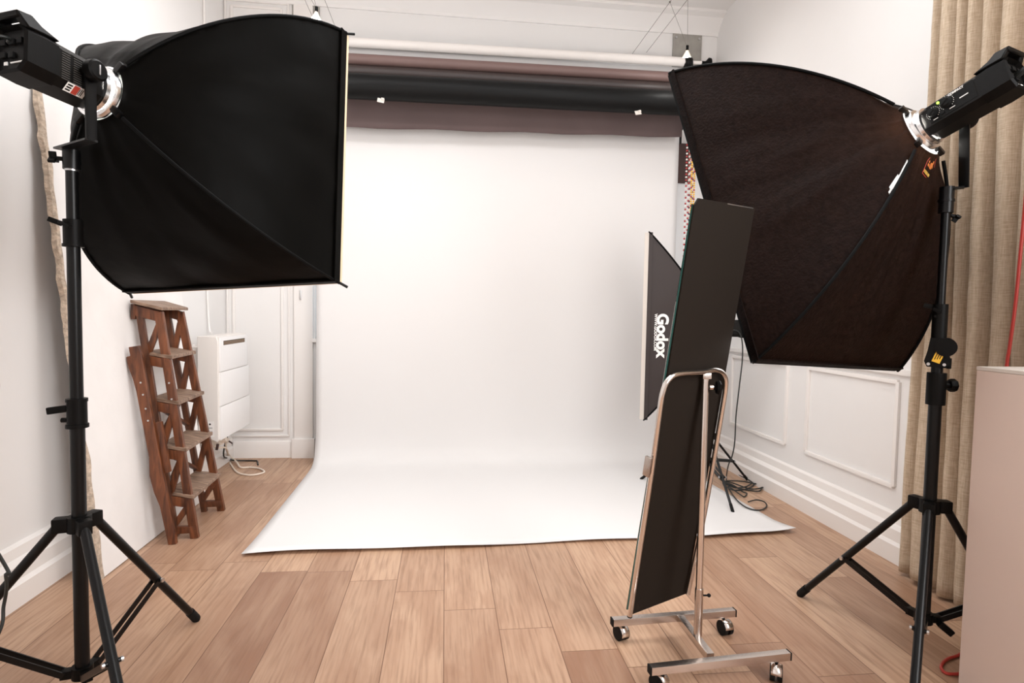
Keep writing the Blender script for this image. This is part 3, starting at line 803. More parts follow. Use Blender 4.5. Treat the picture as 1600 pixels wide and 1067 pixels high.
# yoke of the left head
PL = (-1.033, 1.745)
kc = TL @ V((.055, fL-.062, .006)); kd = MxL @ V((1, 0, 0))
zb_ = 1.585
yk = empty('yoke_bracket', (PL[0], PL[1], zb_-.05), 'black metal tilt bracket joining left flash head to its stand', 'bracket', 'tilt brackets of the flash heads')
c1 = kc+kd*.018
low = V((c1.x, c1.y, zb_))
b = MB().bar(c1+V((0, 0, .02)), low, .030, .005, ref=kd, bevel=.0012)
b.bar(low+V((0, 0, .002)), V((PL[0]-.03, PL[1], zb_+.002)), .03, .005, ref=V((0, 0, 1)))
b.build('yoke_strap', M_blackmetal, yk)
MB().lathe(c1-kd*.018, kd, [(.014, 0), (.014, .02), (.026, .022), (.028, .03), (.027, .044), (.022, .048), (0, .048)], n=28).build('tilt_knob', M_blackplastic, yk)
MB().box(c1+kd*.031, (.004, .004, .026), MxL, bevel=.001).build('knob_mark', M_steel, yk)
b = MB().cyl((PL[0], PL[1], zb_-.052), (PL[0], PL[1], zb_), .021, n=20); b.build('spigot_socket', M_blackmetal, yk)
b = MB(); knob_star(b, V((PL[0]-.018, PL[1]-.005, zb_-.025)), (-1, -.2, 0), .018, .034); b.build('clamp_knob', M_blackplastic, yk)
stL = stand('light_stand', 'black tripod light stand carrying the left softbox', PL, .10, .536, .46, 73.5,
      [(.085, .89, .0185), (.84, 1.36, .0165), (1.36, 1.535, .0150)], GT, 1.53)
MB().cyl((PL[0], PL[1], .815), (PL[0], PL[1], .892), .0245, n=24).cyl((PL[0], PL[1], .812), (PL[0], PL[1], .822), .028, n=24).cyl((PL[0], PL[1], .886), (PL[0], PL[1], .895), .0265, n=24).build('collar', M_blackplastic, stL)
b = MB().bar(V((PL[0]-.02, PL[1]-.01, .868)), V((PL[0]-.066, PL[1]-.02, .862)), .012, .02, bevel=.004).cyl((PL[0], PL[1]-.01, .835), (PL[0]-.034, PL[1]-.01, .835), .007, n=10); b.build('clamp_lever', M_blackplastic, stL)
MB().cyl((PL[0], PL[1], 1.325), (PL[0], PL[1], 1.395), .0235, n=24).cyl((PL[0], PL[1], 1.32), (PL[0], PL[1], 1.328), .026, n=24).build('collar', M_blackplastic, stL)
MB().bar(V((PL[0]-.015, PL[1]-.02, 1.380)), V((PL[0]-.045, PL[1]-.03, 1.392)), .010, .014, bevel=.003).bar(V((PL[0]-.02, PL[1]-.028, 1.385)), V((PL[0]+.012, PL[1]-.035, 1.372)), .010, .010, bevel=.003).build('clamp_lever', M_blackplastic, stL)
MB().cyl((PL[0], PL[1], 1.528), (PL[0], PL[1], 1.534), .0165, n=24).build('rim_ring', M_steel, stL)
# power cord of the left head, hanging just inside the picture
top(tag(MB().tube([TL @ V((-.01, rL-.068, .02)), TL @ V((-.01, rL-.11, .015)), V((-1.30, 1.30, 1.70)), V((-1.42, 1.45, 1.3)), at(-12, 850, Y=1.6), at(9, 900, Y=1.6), at(6, 945, Y=1.62), at(-14, 1010, Y=1.6), V((-1.35, 1.55, .006)), V((-1.42, 1.35, .006))], .0042, n=8, smooth=10).build('power_cord', M_cordblack), 'black power cord hanging from left flash head at the left edge', 'cord'))

# ---- right set
SR_C = V((1.343, 2.193, 1.547))
sbR, MxR, apR, axR = softbox('softbox', 'large brownish black crinkled softbox at upper right seen from behind', SR_C, (22.83, -24.61, 4.06), .836, 1.242, .540, .44, M_crinkle, M_diffR, M_welt, sag=.03, seed=5, lit=DIFFUSER_R, tip=.008, wr=.009, lipw=.010, hem=.02, gaps=(((1418, 250), (1414, 268), (1400, 292), (1388, 300), (1394, 290), (1408, 268)), ((1330, 128), (1345, 131), (1362, 139), (1360, 143), (1340, 136)), ((1378, 144), (1400, 152), (1425, 163), (1424, 170), (1398, 160), (1380, 149))))
MxR = Matrix.Rotation(R(-5), 3, 'Z') @ MxR @ Matrix.Rotation(R(5), 3, 'X')
hdR, TR, fR, rR = head('studio_flash', 'black flash head behind the right softbox with two dials and a green light', apR, MxR, -1, knobs=True, k=.90, BL=.168)
# dials on the -x side
xd, yd, nn = MxR @ V((0, -1, 0)), MxR @ V((0, 0, 1)), MxR @ V((-1, 0, 0))
sf = lambda y, z: TR @ V((-.0492, y, z*.92))
decal(sf(fR-.092, .006)-nn*.0004, .135, .058, xd, yd, M_blackplastic, 'control_panel', hdR)
for i, (y, z, r) in enumerate(((fR-.040, .006, .0155), (fR-.082, .014, .0165))):
    c = sf(y, z)
    d_ = MB().lathe(c, nn, [(r, 0), (r*.98, .004), (r*.8, .006), (r*.75, .014), (0, .015)], n=28).bar(c+nn*.015-(xd*.8+yd*.5).normalized()*r*.7, c+nn*.015+(xd*.8+yd*.5).normalized()*r*.7, .006, .004, ref=nn, bevel=.001).build('dial', M_rubber, hdR)
    b = MB()
    for k in range(17):
        a = R(-50+k*280/16); p_ = c+nn*.0014+xd*math.cos(a)*r*1.22+yd*math.sin(a)*r*1.22
        b.sphere(p_, .0011, n=6)
    b.build('dial_marks', M_whiteprint, d_)
MB().sphere(sf(fR-.060, .030)+nn*.001, .0040, n=12).build('pilot_light', M_green, hdR)['label'] = 'lit green pilot light'
MB().cyl(sf(fR-.064, -.010), sf(fR-.064, -.010)+nn*.003, .006, n=16).build('test_button', M_rubber, hdR)
b = MB(); rot = Matrix((xd, yd, xd.cross(yd))).transposed()
b.box(sf(fR-.042, -.019)+nn*.0008, (.014, .0022, .0006), rot).box(sf(fR-.092, -.013)+nn*.0008, (.016, .0022, .0006), rot)
b.build('panel_print', M_whiteprint, hdR, smooth=False)
text('COMPACT', .0092, M_whiteprint, 'lettering', hdR, sf(fR-.112, .0330)+nn*.001, xd, yd, bold=.0004)
MB().box(sf(fR-.128, .002)+nn*.0008, (.024, .003, .0006), rot).build('panel_print', M_whiteprint, hdR, smooth=False)
# yoke
PR = (1.607, 1.710)
kc = TR @ V((.055, fR-.06, 0)); kd = MxR @ V((1, 0, 0)); c1 = kc+kd*.016; zb_ = 1.580
yk = empty('yoke_bracket', (PR[0], PR[1], zb_-.05), 'black metal tilt bracket joining right flash head to its stand', 'bracket', 'tilt brackets of the flash heads')
c1b = V((c1.x+.012, c1.y, zb_))
MB().bar(c1+V((0, 0, .02)), c1b, .030, .005, ref=kd, bevel=.0012).bar(c1b+V((.002, 0, .002)), V((PR[0], PR[1], zb_+.002)), .03, .005, ref=V((0, 0, 1))).build('yoke_strap', M_blackmetal, yk)
MB().lathe(c1-kd*.016, kd, [(.014, 0), (.014, .02), (.026, .022), (.028, .03), (.027, .044), (.022, .048), (0, .048)], n=28).build('tilt_knob', M_blackplastic, yk)
MB().cyl((PR[0], PR[1], zb_-.075), (PR[0], PR[1], zb_+.008), .021, n=20).cyl((PR[0], PR[1], zb_-.04), (PR[0], PR[1], zb_-.032), .0235, n=20).build('spigot_socket', M_blackmetal, yk)
b = MB(); knob_star(b, V((PR[0]+.016, PR[1], zb_-.08)), (1, -.3, -.6), .014, .03); b.build('clamp_knob', M_blackplastic, yk)
stR = stand('light_stand', 'black tripod light stand carrying the right softbox', PR, .16, .541, .487, 105.2,
      [(.14, .93, .0190), (.93, 1.20, .0165), (1.14, 1.52, .0125)], GT, 1.52, cut=.13)
x, y = PR
MB().cyl((x, y, .88), (x, y, .985), .0275, n=24).build('collar', M_blackplastic, stR)
MB().cyl((x, y, .945), (x+.05, y-.012, .945), .011, n=14).lathe(V((x+.036, y-.009, .945)), V((1, -.2, 0)), [(0, 0), (.019, 0), (.022, .006), (.022, .018), (.018, .022), (0, .022)], n=8).build('clamp_knob', M_blackplastic, stR)
# swivel joint with yellow sticker
vx = V((y, -x, 0)).normalized(); vn = V((-x, -y, 0)).normalized(); zz = V((0, 0, 1))
def Pj(u, v, n_=0): return V((x, y, 1.045))+vx*u+zz*v+vn*n_
b = MB().prism([Pj(-.036, -.022, .024), Pj(-.028, -.040, .024), Pj(.024, -.042, .024), Pj(.034, -.02, .024), Pj(.026, .02, .024), Pj(.012, .055, .024), Pj(-.022, .055, .024), Pj(-.028, .012, .024)], -vn*.046)
b.cyl(Pj(.020, .026, .028), Pj(.020, .026, -.026), .030, n=28)
b.bar(Pj(.03, -.010, .0), Pj(.030, -.045, .0), .010, .012, bevel=.003)
jn = b.build('swivel_joint', M_blackplastic, stR)
decal(Pj(.002, -.004, .0248), .023, .044, (vx+zz*-.35), (zz+vx*.35), M_yellow, 'yellow_sticker', jn, 'yellow warning sticker')
b = MB(); xx_, yy_ = (vx-zz*.35).normalized(), (zz+vx*.35).normalized(); rot = Matrix((xx_, yy_, xx_.cross(yy_))).transposed()
for i in range(3): b.box(Pj(.002, -.004, .0256)+xx_*(-.006+.006*i)+yy_*(.003*(i-1)), (.0022, .022, .0006), rot)
b.build('sticker_print', M_rubber, jn, smooth=False)
for u_ in (-.024, .018): MB().cyl(Pj(u_, -.031, .024), Pj(u_, -.031, .027), .0048, n=12).build('bolt', M_steel, jn)
MB().cyl((x, y, 1.10), (x, y, 1.21), .0215, n=24).build('collar', M_blackplastic, stR)
MB().bar(Pj(-.018, .155), Pj(-.045, .162), .012, .014, bevel=.003).bar(Pj(-.02, .15, .02), Pj(.002, .138, .026), .01, .01, bevel=.003).cyl(Pj(-.012, .125, .018), Pj(-.012, .125, .024), .004, n=10).build('clamp_lever', M_blackplastic, stR)
# dangling clip on lower hub
MB().bar(V((x+.03, y-.03, .155)), V((x+.065, y-.045, .125)), .02, .022, bevel=.004).build('hub_clip', M_blackplastic, stR)
# power cord to the right edge
top(tag(MB().tube([TR @ V((.0, rR-.066, -.005)), TR @ V((.0, rR-.11, .0)), TR @ V((.05, rR-.20, .015)), TR @ V((.25, rR-.34, .0)), V((1.95, 1.15, 1.5)), V((1.945, 1.1, .6)), V((1.945, 1.1, .01))], [.009]*12+[.0045]*49, n=10, smooth=10).build('power_cord', M_cordblack), 'thick black power cord plugged into the rear of the right flash head', 'cord'))
# embroidered badge near the throat: follows the lower panel of the right softbox
bc = at(1453, 262, Y=1.62)
from mathutils.bvhtree import BVHTree
def surf(obj):
    me = obj.data; wl = world_loc(obj)
    t = BVHTree.FromPolygons([v.co+wl for v in me.vertices], [p.vertices[:] for p in me.polygons]); return t
shR = [c for c in sbR.children if c.name.startswith('fabric_shell')][0]; tR = surf(shR)
def hit(tree, px, py, lift=.002):
    d = (fwd + rt*((px-800)/F_PX) - up*((py-533.5)/F_PX)).normalized()
    p, n, i, dist = tree.ray_cast(CAM, d)
    if p is None: return None, None
    if n.dot(d) > 0: n = -n
    return p+n*lift, n
p0, n0 = hit(tR, 1451, 262)
if p0 is None: p0, n0 = at(1451, 262, Y=1.62), V((-.6, -.7, -.3))
vy = V((.10, 0, 1)); vy = (vy-n0*vy.dot(n0)).normalized(); vx_ = vy.cross(n0).normalized()
vx_ = (vx_-vy*.28).normalized(); vy = n0.cross(vx_).normalized()
def bp(u, v): return p0+vx_*u+vy*v
bd = MB()
fr = [(-.024, -.032), (.024, -.032), (.026, .012), (.012, .040), (-.014, .040), (-.026, .010)]
bd.tube([bp(u, v) for u, v in fr], .0012, n=6, closed=True)
bdo = bd.build('embroidered_badge', M_redlab, sbR); bdo['label'] = 'small orange and red embroidered badge'
b = MB()
for (u, v, r, sx_, sz_) in ((.006, .012, .009, 1, .9), (.010, .022, .006, .7, 1.3), (.004, .002, .007, 1.2, .6), (-.010, .004, .007, 1, .7), (-.013, .014, .004, 1, 1), (.014, .006, .005, .6, 1.6)):
    rot = Matrix((vx_, vy, n0)).transposed()
    b.sphere(bp(u, v), r, (sx_, sz_, .12), n=10, rot=rot)
b.build('badge_motif', M_orange, bdo)
text('KREHSKI', .0125, M_goldtxt, 'badge_lettering', bdo, bp(0, -.022)+n0*.001, vx_, vy, bold=.0005)
# small zip pull below the badge
p1, n1 = hit(tR, 1476, 298)
if p1 is not None: MB().bar(p1, p1+V((-.004, -.004, -.03)), .005, .004, bevel=.001).sphere(p1, .006, n=10).build('zip_pull', M_steel, sbR)

# ---- strip softbox at the back
Cg = V((1.338, 3.715, 1.080))
GX, MxG, apG, axG = softbox('softbox', 'narrow tall strip softbox with white lettering standing beside the backdrop', Cg, (70.5, 0, 0), .30, 1.20, .40, .15, M_black_side, M_diffG, M_cream2, sag=.008, seed=9, lit=False, tip=.01, lipw=.026, wr=.004, hem=.02)
shG = [c for c in GX.children if c.name.startswith('fabric_shell')][0]; tG = surf(shG)
pg, ng = hit(tG, 1034, 524)
if pg is not None:
    dn = V((0, 0, -1)); dn = (dn-ng*dn.dot(ng)).normalized(); upv = ng.cross(dn).normalized()
    pg2, _ = hit(tG, 1034, 524, .004)
    sG = (at(1034, 488, Y=pg.y)-at(1034, 560, Y=pg.y)).length
    text('Godox', sG*.33, M_whiteprint, 'lettering', GX, pg2, dn, upv, bold=.004)
    ps, _ = hit(tG, 1024, 519, .004)
    text('WWW.GODOX.COM', sG*.082, M_whiteprint, 'lettering', GX, ps, dn, upv, bold=.0008)
    pr_, _ = hit(tG, 1038, 537+22, .004)
M_dark_dome = mat('unlit_glass_dome', (.6, .58, .55), .2)
_g = M_glow; M_glow = M_dark_dome
hdG, TG, fG, rG = head('studio_flash', 'black flash head of the strip softbox mostly behind the standing board', apG, MxG, 1)
M_glow = _g
PG = (1.735, 3.60)
stG = stand('light_stand', 'thin black tripod light stand behind the board beside the cord pile', PG, .20, .36, .437, -94.9, [(.18, .66, .013), (.64, apG.z-.13, .010)], GT, 1, feet_r=.008)
MB().bar(V((PG[0], PG[1], apG.z-.15)), V((PG[0]+.05, PG[1]-.02, apG.z-.06)), .03, .03, bevel=.004).build('spigot_socket', M_blackplastic, stG)

# ------------------------------------------------------------------ black board in its wheeled chrome stand
def board():
    BL, BR, TRc, TLc = [CAM+(V(q)-CAM)*.985 for q in ((.653, 1.891, .119), (.911, 2.019, .121), (1.005, 1.809, 1.509), (.747, 1.681, 1.507))]
    u = ((BR-BL)+(TRc-TLc)).normalized(); v = ((TLc-BL)+(TRc-BR)); v = (v-u*v.dot(u)).normalized(); n = u.cross(v).normalized()   # n faces the camera side?
    if n.y > 0: n = -n
    C = (BL+BR+TRc+TLc)/4; w = .288; h = 1.40; rot = Matrix((u, v, u.cross(v))).transposed()
    root = empty('tilting_mirror', (C.x, C.y+.01, .119), 'tall black backed mirror tilted in a chrome wheeled stand', 'mirror')
    def Q(a, b_, c=0): return C+u*a+v*b_+n*c
    # backing with clipped upper left corner
    o = [Q(-w/2, -h/2), Q(w/2, -h/2), Q(w/2, h/2), Q(-w/2+.014, h/2), Q(-w/2, h/2-.022)]
    MB().prism(o, n*-.006).build('backing_board', M_boardblack, root, smooth=False)
    o = [Q(-w/2-.012, -h/2+.02, -.0065), Q(w/2, -h/2+.02, -.0065), Q(w/2, h/2-.003, -.0065), Q(-w/2-.001, h/2-.02, -.0065)]
    g = MB().prism(o, n*-.004).build('glass_sheet', M_glassedge, root, smooth=False); g['label'] = 'green glass edge of the mirror'
    MB().prism([p-n*.0042 for p in o], n*-.0008).build('mirror_face', M_mirror, root, smooth=False)
    st_ = MB().box(Q(.07, h/2-.002, -.003), (.13, .003, .008), rot).build('top_strip', M_steel, root, smooth=False)
    # chrome hoop following the board
    N0 = C+n*.016
    P = lambda px, py: on_plane(px, py, N0, n)
    pts = [P(984, 962), P(1001, 850), P(1017, 745), P(1031, 640), P(1036, 612), P(1044, 594), P(1060, 584), P(1097, 581), P(1118, 578), P(1130, 584), P(1134, 602), P(1126, 655), P(1101, 800), P(1075, 928)]
    st = empty('mirror_stand', (.86, 1.80, 0), 'chrome stand on four castors holding the tilted black board', 'stand')
    MB().tube(pts, .0085, n=14, smooth=6).build('hoop', M_chrome, st)
    e0, e1 = pts[0], pts[-1]
    MB().cyl(e0+(e0-pts[1]).normalized()*.0, e0+(e0-pts[1]).normalized()*.004, .009, n=14).build('end_plug', M_rubber, st)
    cl = P(1016, 728); MB().box(cl-u*.012, (.009, .065, .026), rot, bevel=.002).build('mirror_clip', M_chrome_dull, st)
    # pole
    px_, py_ = .857, 1.80
    ztop = at(1096, 586, Y=py_).z
    MB().cyl((px_, py_, .20), (px_-.004, py_, ztop), .0115, n=24).build('pole', M_chrome, st)
    MB().cyl((px_, py_, .084), (px_, py_, .245), .0138, n=24).build('pole_sleeve', M_chrome_dull, st)
    b = MB().cyl((px_+.01, py_-.004, .222), (px_+.030, py_-.006, .222), .003, n=10).sphere((px_+.032, py_-.006, .222), .0065, n=12); b.build('thumb_screw', M_rubber, st)
    b = MB().box((px_-.004, py_, ztop-.002), (.03, .03, .02), bevel=.004).cyl((px_+.01, py_, ztop-.04), (px_+.022, py_, ztop-.04), .009, n=14); b.build('pivot', M_chrome_dull, st)
    MB().lathe((px_+.022, py_, ztop-.04), (1, -.2, 0), [(0, 0), (.008, 0), (.008, .008), (.022, .012), (.024, .020), (.02, .026), (0, .027)], n=7).build('tilt_knob', M_blackplastic, st)
    # base
    za, bw = .0735, .025
    a0, a1 = at(957, 966, Z=.086)+V((0, .0, 0)), at(1147, 951, Z=.086)
    f0, f1 = at(1016, 1040, Z=.086), at(1232, 1017, Z=.086)
    a0.z = a1.z = f0.z = f1.z = za
    ins = lambda p, q: p+(q-p).normalized()*.004
    MB().bar(a0, a1, bw, bw, bevel=.002).build('base_bar', M_chrome_dull, st)
    MB().bar(f0, f1, bw, bw, bevel=.002).build('base_bar', M_chrome_dull, st)
    c0, c1 = at(1061, 958, Z=.086), at(1113, 1024, Z=.086); c0.z = c1.z = za
    dd = (c1-c0).normalized(); MB().bar(c0+dd*.012, c1-dd*.012, bw, bw*.98, bevel=.002).build('cross_bar', M_chrome_dull, st)
    for p_, q_ in ((a0, a1), (a1, a0), (f0, f1), (f1, f0)):
        d_ = (p_-q_).normalized(); MB().bar(p_-d_*.001, p_+d_*.004, bw*1.02, bw*1.02, bevel=.001).build('end_cap', M_rubber, st)
    for (p_, q_, ang) in ((a0, a1, 200), (a1, a0, 10), (f0, f1, 215), (f1, f0, -30)):
        d_ = (q_-p_).normalized(); c = p_+d_*.042; ca = V((math.cos(R(ang)), math.sin(R(ang)), 0)); off = ca.cross(V((0, 0, 1)))
        w_c = V((c.x, c.y, .0265))+off*.012
        cs = MB().cyl((c.x, c.y, .050), (c.x, c.y, za-bw/2), .006, n=12).build('castor', M_rubber, st)
        for s in (-1, 1): MB().cyl(w_c+ca*s*.004, w_c+ca*s*.018, .0262, n=28).build('wheel', M_rubber, cs)
        # chrome hood wraps the upper part of the twin wheel
        rows = []
        for i in range(15):
            a_ = R(-15+i*13.5); dv = off*math.cos(a_)*-1+V((0, 0, 1))*math.sin(a_)
            rows.append([w_c+dv*.0275+ca*t for t in (-.016, 0, .016)])
        hd = MB().grid(rows).build('hood', M_chrome, cs); hd.modifiers.new('t', 'SOLIDIFY').thickness = .0012
board()

# ------------------------------------------------------------------ wooden step ladder
def ladder():
    root = empty('step_ladder', (-1.28, 3.18, 0), 'old reddish brown wooden step ladder with worn treads by the left wall', 'ladder')
    nf0, nf1 = V((-1.236, 2.995, 0)), V((-1.408, 3.03, 1.130))
    ff0, ff1 = V((-1.257, 3.395, 0)), V((-1.440, 3.33, 1.130))
    nr0, nr1 = V((-1.325, 2.99, .012)), V((-1.502, 3.03, 1.160))
    fr0, fr1 = V((-1.345, 3.385, .0)), V((-1.512, 3.33, 1.160))
    L = lambda a, b_, z: a+(b_-a)*((z-a.z)/(b_.z-a.z))
    def member(nm, a, b_, w, d, m=M_ladder, par=root): return MB().bar(a, b_, w, d, ref=V((0, 1, 0)), bevel=.003).build(nm, m, par)
    ST = .038
    for a, b_ in ((nf0, nf1), (ff0, ff1)): member('front_stile', a, b_, ST, .024)
    for a, b_ in ((nr0, nr1), (fr0, fr1)): member('rear_stile', a, b_, .030, .022, M_ladder_dk)
    Z = [.215, .452, .685, .912]
    for z in Z:
        n_f, n_r, f_f, f_r = L(nf0, nf1, z), L(nr0, nr1, z), L(ff0, ff1, z), L(fr0, fr1, z)
        o = [n_f+V((.034, -.018, -.014)), f_f+V((.034, .014, -.014)), f_r+V((-.012, .0, .006)), n_r+V((-.012, 0, .006))]
        MB().prism(o, (0, 0, .018)).build('tread', M_tread, root, smooth=False).modifiers.new('b', 'BEVEL').width = .002
        for p, q in ((n_r, n_f), (f_r, f_f)): MB().bar(p+V((0, .0, -.020)), q+V((0, 0, -.036)), .022, .046, bevel=.002).build('tread_rail', M_ladder, root)
    # top cap
    zt = 1.158
    o = [nf1+V((.028, -.035, .008)), ff1+V((.028, .035, .008)), fr1+V((-.022, .035, .012)), nr1+V((-.022, -.035, .012))]
    MB().prism(o, (0, 0, .016)).build('top_cap', M_tread, root, smooth=False).modifiers.new('b', 'BEVEL').width = .002
    for p, q in ((nr1, nf1), (fr1, ff1)): MB().bar(p+V((-.02, 0, -.022)), q+V((0, 0, -.022)), .026, .05, bevel=.002).build('tread_rail', M_ladder, root)
    MB().bar(nr1+V((-.02, -.015, -.03)), fr1+V((-.02, .015, -.03)), .02, .075, bevel=.002).build('back_rail', M_ladder_dk, root)
    # diagonals on both sides and bottom rails
    lv = [.06]+Z+[1.12]
    for i in range(5):
        zl, zh = lv[i]+.015, lv[i+1]-.05
        if i != 3: MB().bar(L(nr0, nr1, zl)+V((.008, .004, 0)), L(nf0, nf1, zh)+V((-.008, .004, 0)), .028, .016, ref=V((0, 1, 0)), bevel=.002).build('diagonal_brace', M_ladder, root)
        MB().bar(L(fr0, fr1, zl)+V((.008, -.004, 0)), L(ff0, ff1, zh)+V((-.008, -.004, 0)), .028, .016, ref=V((0, 1, 0)), bevel=.002).build('diagonal_brace', M_ladder, root)
    for a, a1, b_, b1 in ((nr0, nr1, nf0, nf1), (fr0, fr1, ff0, ff1)):
        MB().bar(L(a, a1, .045)+V((-.01, 0, 0)), L(b_, b1, .045)+V((.012, 0, 0)), .026, .034, bevel=.002).build('bottom_rail', M_ladder, root)
    # crossed rear braces
    for zl, zh in ((.25, .44), (.50, .67)):
        MB().bar(L(nr0, nr1, zl), L(fr0, fr1, zh), .014, .026, ref=V((1, 0, 0)), bevel=.002).build('cross_brace', M_ladder_dk, root)
        MB().bar(L(nr0, nr1, zh), L(fr0, fr1, zl), .014, .026, ref=V((1, 0, 0)), bevel=.002).build('cross_brace', M_ladder_dk, root)
    # folded prop leg on the near side, with its shaped head
    p0_, p1_ = V((-1.308, 2.925, 0)), V((-1.478, 2.945, .965))
    d = (p1_-p0_).normalized(); s = V((0, 1, 0)).cross(d).normalized()
    ln = (p1_-p0_).length
    prof = [(0, -.020, .018), (.20, -.024, .018), (.27, -.038, .018), (.36, -.044, .018), (.45, -.030, .018), (.62, -.030, .018), (.78, -.030, .020), (.84, -.034, .022), (.90, -.044, .024), (.955, -.044, .024), (.957, -.026, .024), (1.0, -.026, .020)]
    if s.x < 0: s = -s
    left = [p0_+d*ln*t+s*l for t, l, r in prof]; right = [p0_+d*ln*t+s*r for t, l, r in prof]
    MB().prism([p-V((0, .011, 0)) for p in left+right[::-1]], (0, .022, 0)).build('prop_leg', M_ladder, root, smooth=False).modifiers.new('b', 'BEVEL').width = .002
    MB().bar(p0_+d*.35+s*.030+V((0, .014, 0)), p0_+d*.60+s*.034+V((0, .014, 0)), .028, .022, ref=V((0, 1, 0)), bevel=.002).build('splice_block', M_ladder, root)
    for q in [p0_+d*ln*t+V((0, -.0125, 0)) for t in (.63, .69, .76, .82)]+[L(nf0, nf1, z)+V((0, -.012, 0)) for z in (.78, .70)]:
        MB().cyl(q, q-V((0, .003, 0)), .0045, n=10).build('screw_head', M_steel, root)
ladder()

# ------------------------------------------------------------------ wall heater and its cables
def heater():
    xf, xb_ = -1.42, -1.545; y0, y1 = 3.80, 4.32; zt, zb = .975, .30
    root = empty('wall_heater', (xb_, (y0+y1)/2, zb), 'white electric wall heater with dark outlet slot on the left wall', 'heater')
    # case: lower front flares slightly at the far end
    o = [V((xb_, 0, zb+.06)), V((xf-.01, 0, zb)), V((xf, 0, zb+.02)), V((xf, 0, zt-.03)), V((xf-.01, 0, zt)), V((xb_, 0, zt))]
    MB().prism([p+V((0, y0, 0)) for p in o], (0, y1-y0, 0)).build('case', M_heaterside, root, smooth=False).modifiers.new('b', 'BEVEL').width = .004
    b = MB()
    for z0, z1, k in ((zb+.012, zb+.225, .05), (zb+.230, zb+.445, .03), (zb+.450, zt-.008, 0)):
        b.box((xf+.004, (y0+y1+k)/2+.004, (z0+z1)/2), (.010, y1-y0-.02+k, z1-z0), bevel=.002)
    b.build('front_panel', M_heater, root)
    MB().box((xf+.0065, (y0+y1)/2, zt-.045), (.008, y1-y0-.13, .028), bevel=.001).build('outlet_slot', M_slot, root, smooth=False)['label'] = 'dark outlet slot'
    b = MB()
    for i in range(2): b.box((xf+.011, (y0+y1)/2, zt-.052+.010*i), (.002, y1-y0-.14, .0015))
    b.build('slot_louvre', M_orangew, root)
    # mount to the wall
    MB().box(((XL+xb_)/2, (y0+y1)/2, .65), (xb_-XL+.004, .40, .5)).build('mounting_frame', M_heaterside, root, smooth=False)
    # rating label on the near side
    lb = decal(V((-1.485, y0-.0008, .385)), .075, .10, V((1, 0, 0)), V((0, 0, 1)), M_trim, 'rating_label', root)
    b = MB()
    for i in range(3): b.sphere((-1.508+.018*i, y0-.0016, .418), .006, (1, .15, 1), n=8)
    b.sphere((-1.512, y0-.0016, .372), .004, (1, .2, 1), n=8)
    for z in (.394, .370, .352): b.box((-1.485, y0-.0016, z), (.055, .0008, .003))
    b.build('label_print', M_rubber, lb)
    return root
heater()
top(tag(MB().tube([V((XL+.012, 4.22, 3.3)), V((XL+.012, 4.22, 1.6)), V((XL+.02, 4.23, 1.05)), V((XL+.05, 4.2, .98))], .006, n=8, smooth=4).build('wall_conduit', M_trim), 'white cable running down the left wall to the heater', 'cable'))
fz = lambda px, py, z=.006: at(px, py, Z=z)
top(tag(MB().tube([V((-1.50, 4.05, .33)), V((-1.49, 4.07, .25)), at(356, 678, Y=4.15), at(352, 692, Y=4.2), V((-1.56, 4.26, .10)), fz(358, 716), fz(364, 719, .02), fz(383, 719.5), fz(397, 719.7), fz(402, 720.5), fz(403, 726)], .0055, n=8, smooth=8).build('heater_cord', M_cordblack), 'black cord from heater ending on the floor in the back left corner', 'cord'))
top(tag(MB().tube([at(337, 684, Y=4.1), V((-1.56, 4.1, .2)), at(353, 700, Y=4.15), fz(357, 716), fz(362, 727), fz(371, 738, .007), fz(387, 742, .007), fz(402, 741, .007), fz(413, 737, .007), fz(405, 732, .007), fz(392, 730, .007), fz(376, 730, .007), fz(370, 722, .018), fz(360, 713, .03), V((-1.56, 4.32, .12)), at(353, 695, Y=4.2), at(352, 678, Y=4.15), V((-1.50, 4.1, .34))], .006, n=8, smooth=8).build('heater_cord', M_cordwhite), 'cream coloured cord looping on the floor under the wall heater', 'cord'))
sk = empty('socket_block', at(342, 690, Y=4.02), 'cream socket with plugs low on the wall right of the ladder', 'socket')
c = at(341, 688, Y=4.05)
MB().box(c, (.06, .11, .05), bevel=.008).cyl(c+V((.03, -.03, .01)), c+V((.06, -.03, .02)), .02, n=16).cyl(c+V((.03, .03, -.005)), c+V((.055, .03, -.01)), .018, n=16).box((c+V((XL+.0, c.y, c.z)))*.5, (abs(c.x-XL), .05, .04)).build('socket', M_cordwhite, sk)
MB().bar(c+V((.058, .03, -.012)), c+V((.075, .04, -.03)), .010, .010).build('plug', M_brownpanel, sk)
MB().bar(c+V((.02, -.06, -.01)), c+V((.015, -.068, -.05)), .012, .012).build('plug', M_brownpanel, sk)
top(tag(MB().cyl(at(302, 546, X=XL+.001), at(302, 546, X=XL+.001)+V((.02, 0, 0)), .035, n=24).build('wall_rosette', M_trim), 'round white cover on the left wall right of ladder top', 'cover'))

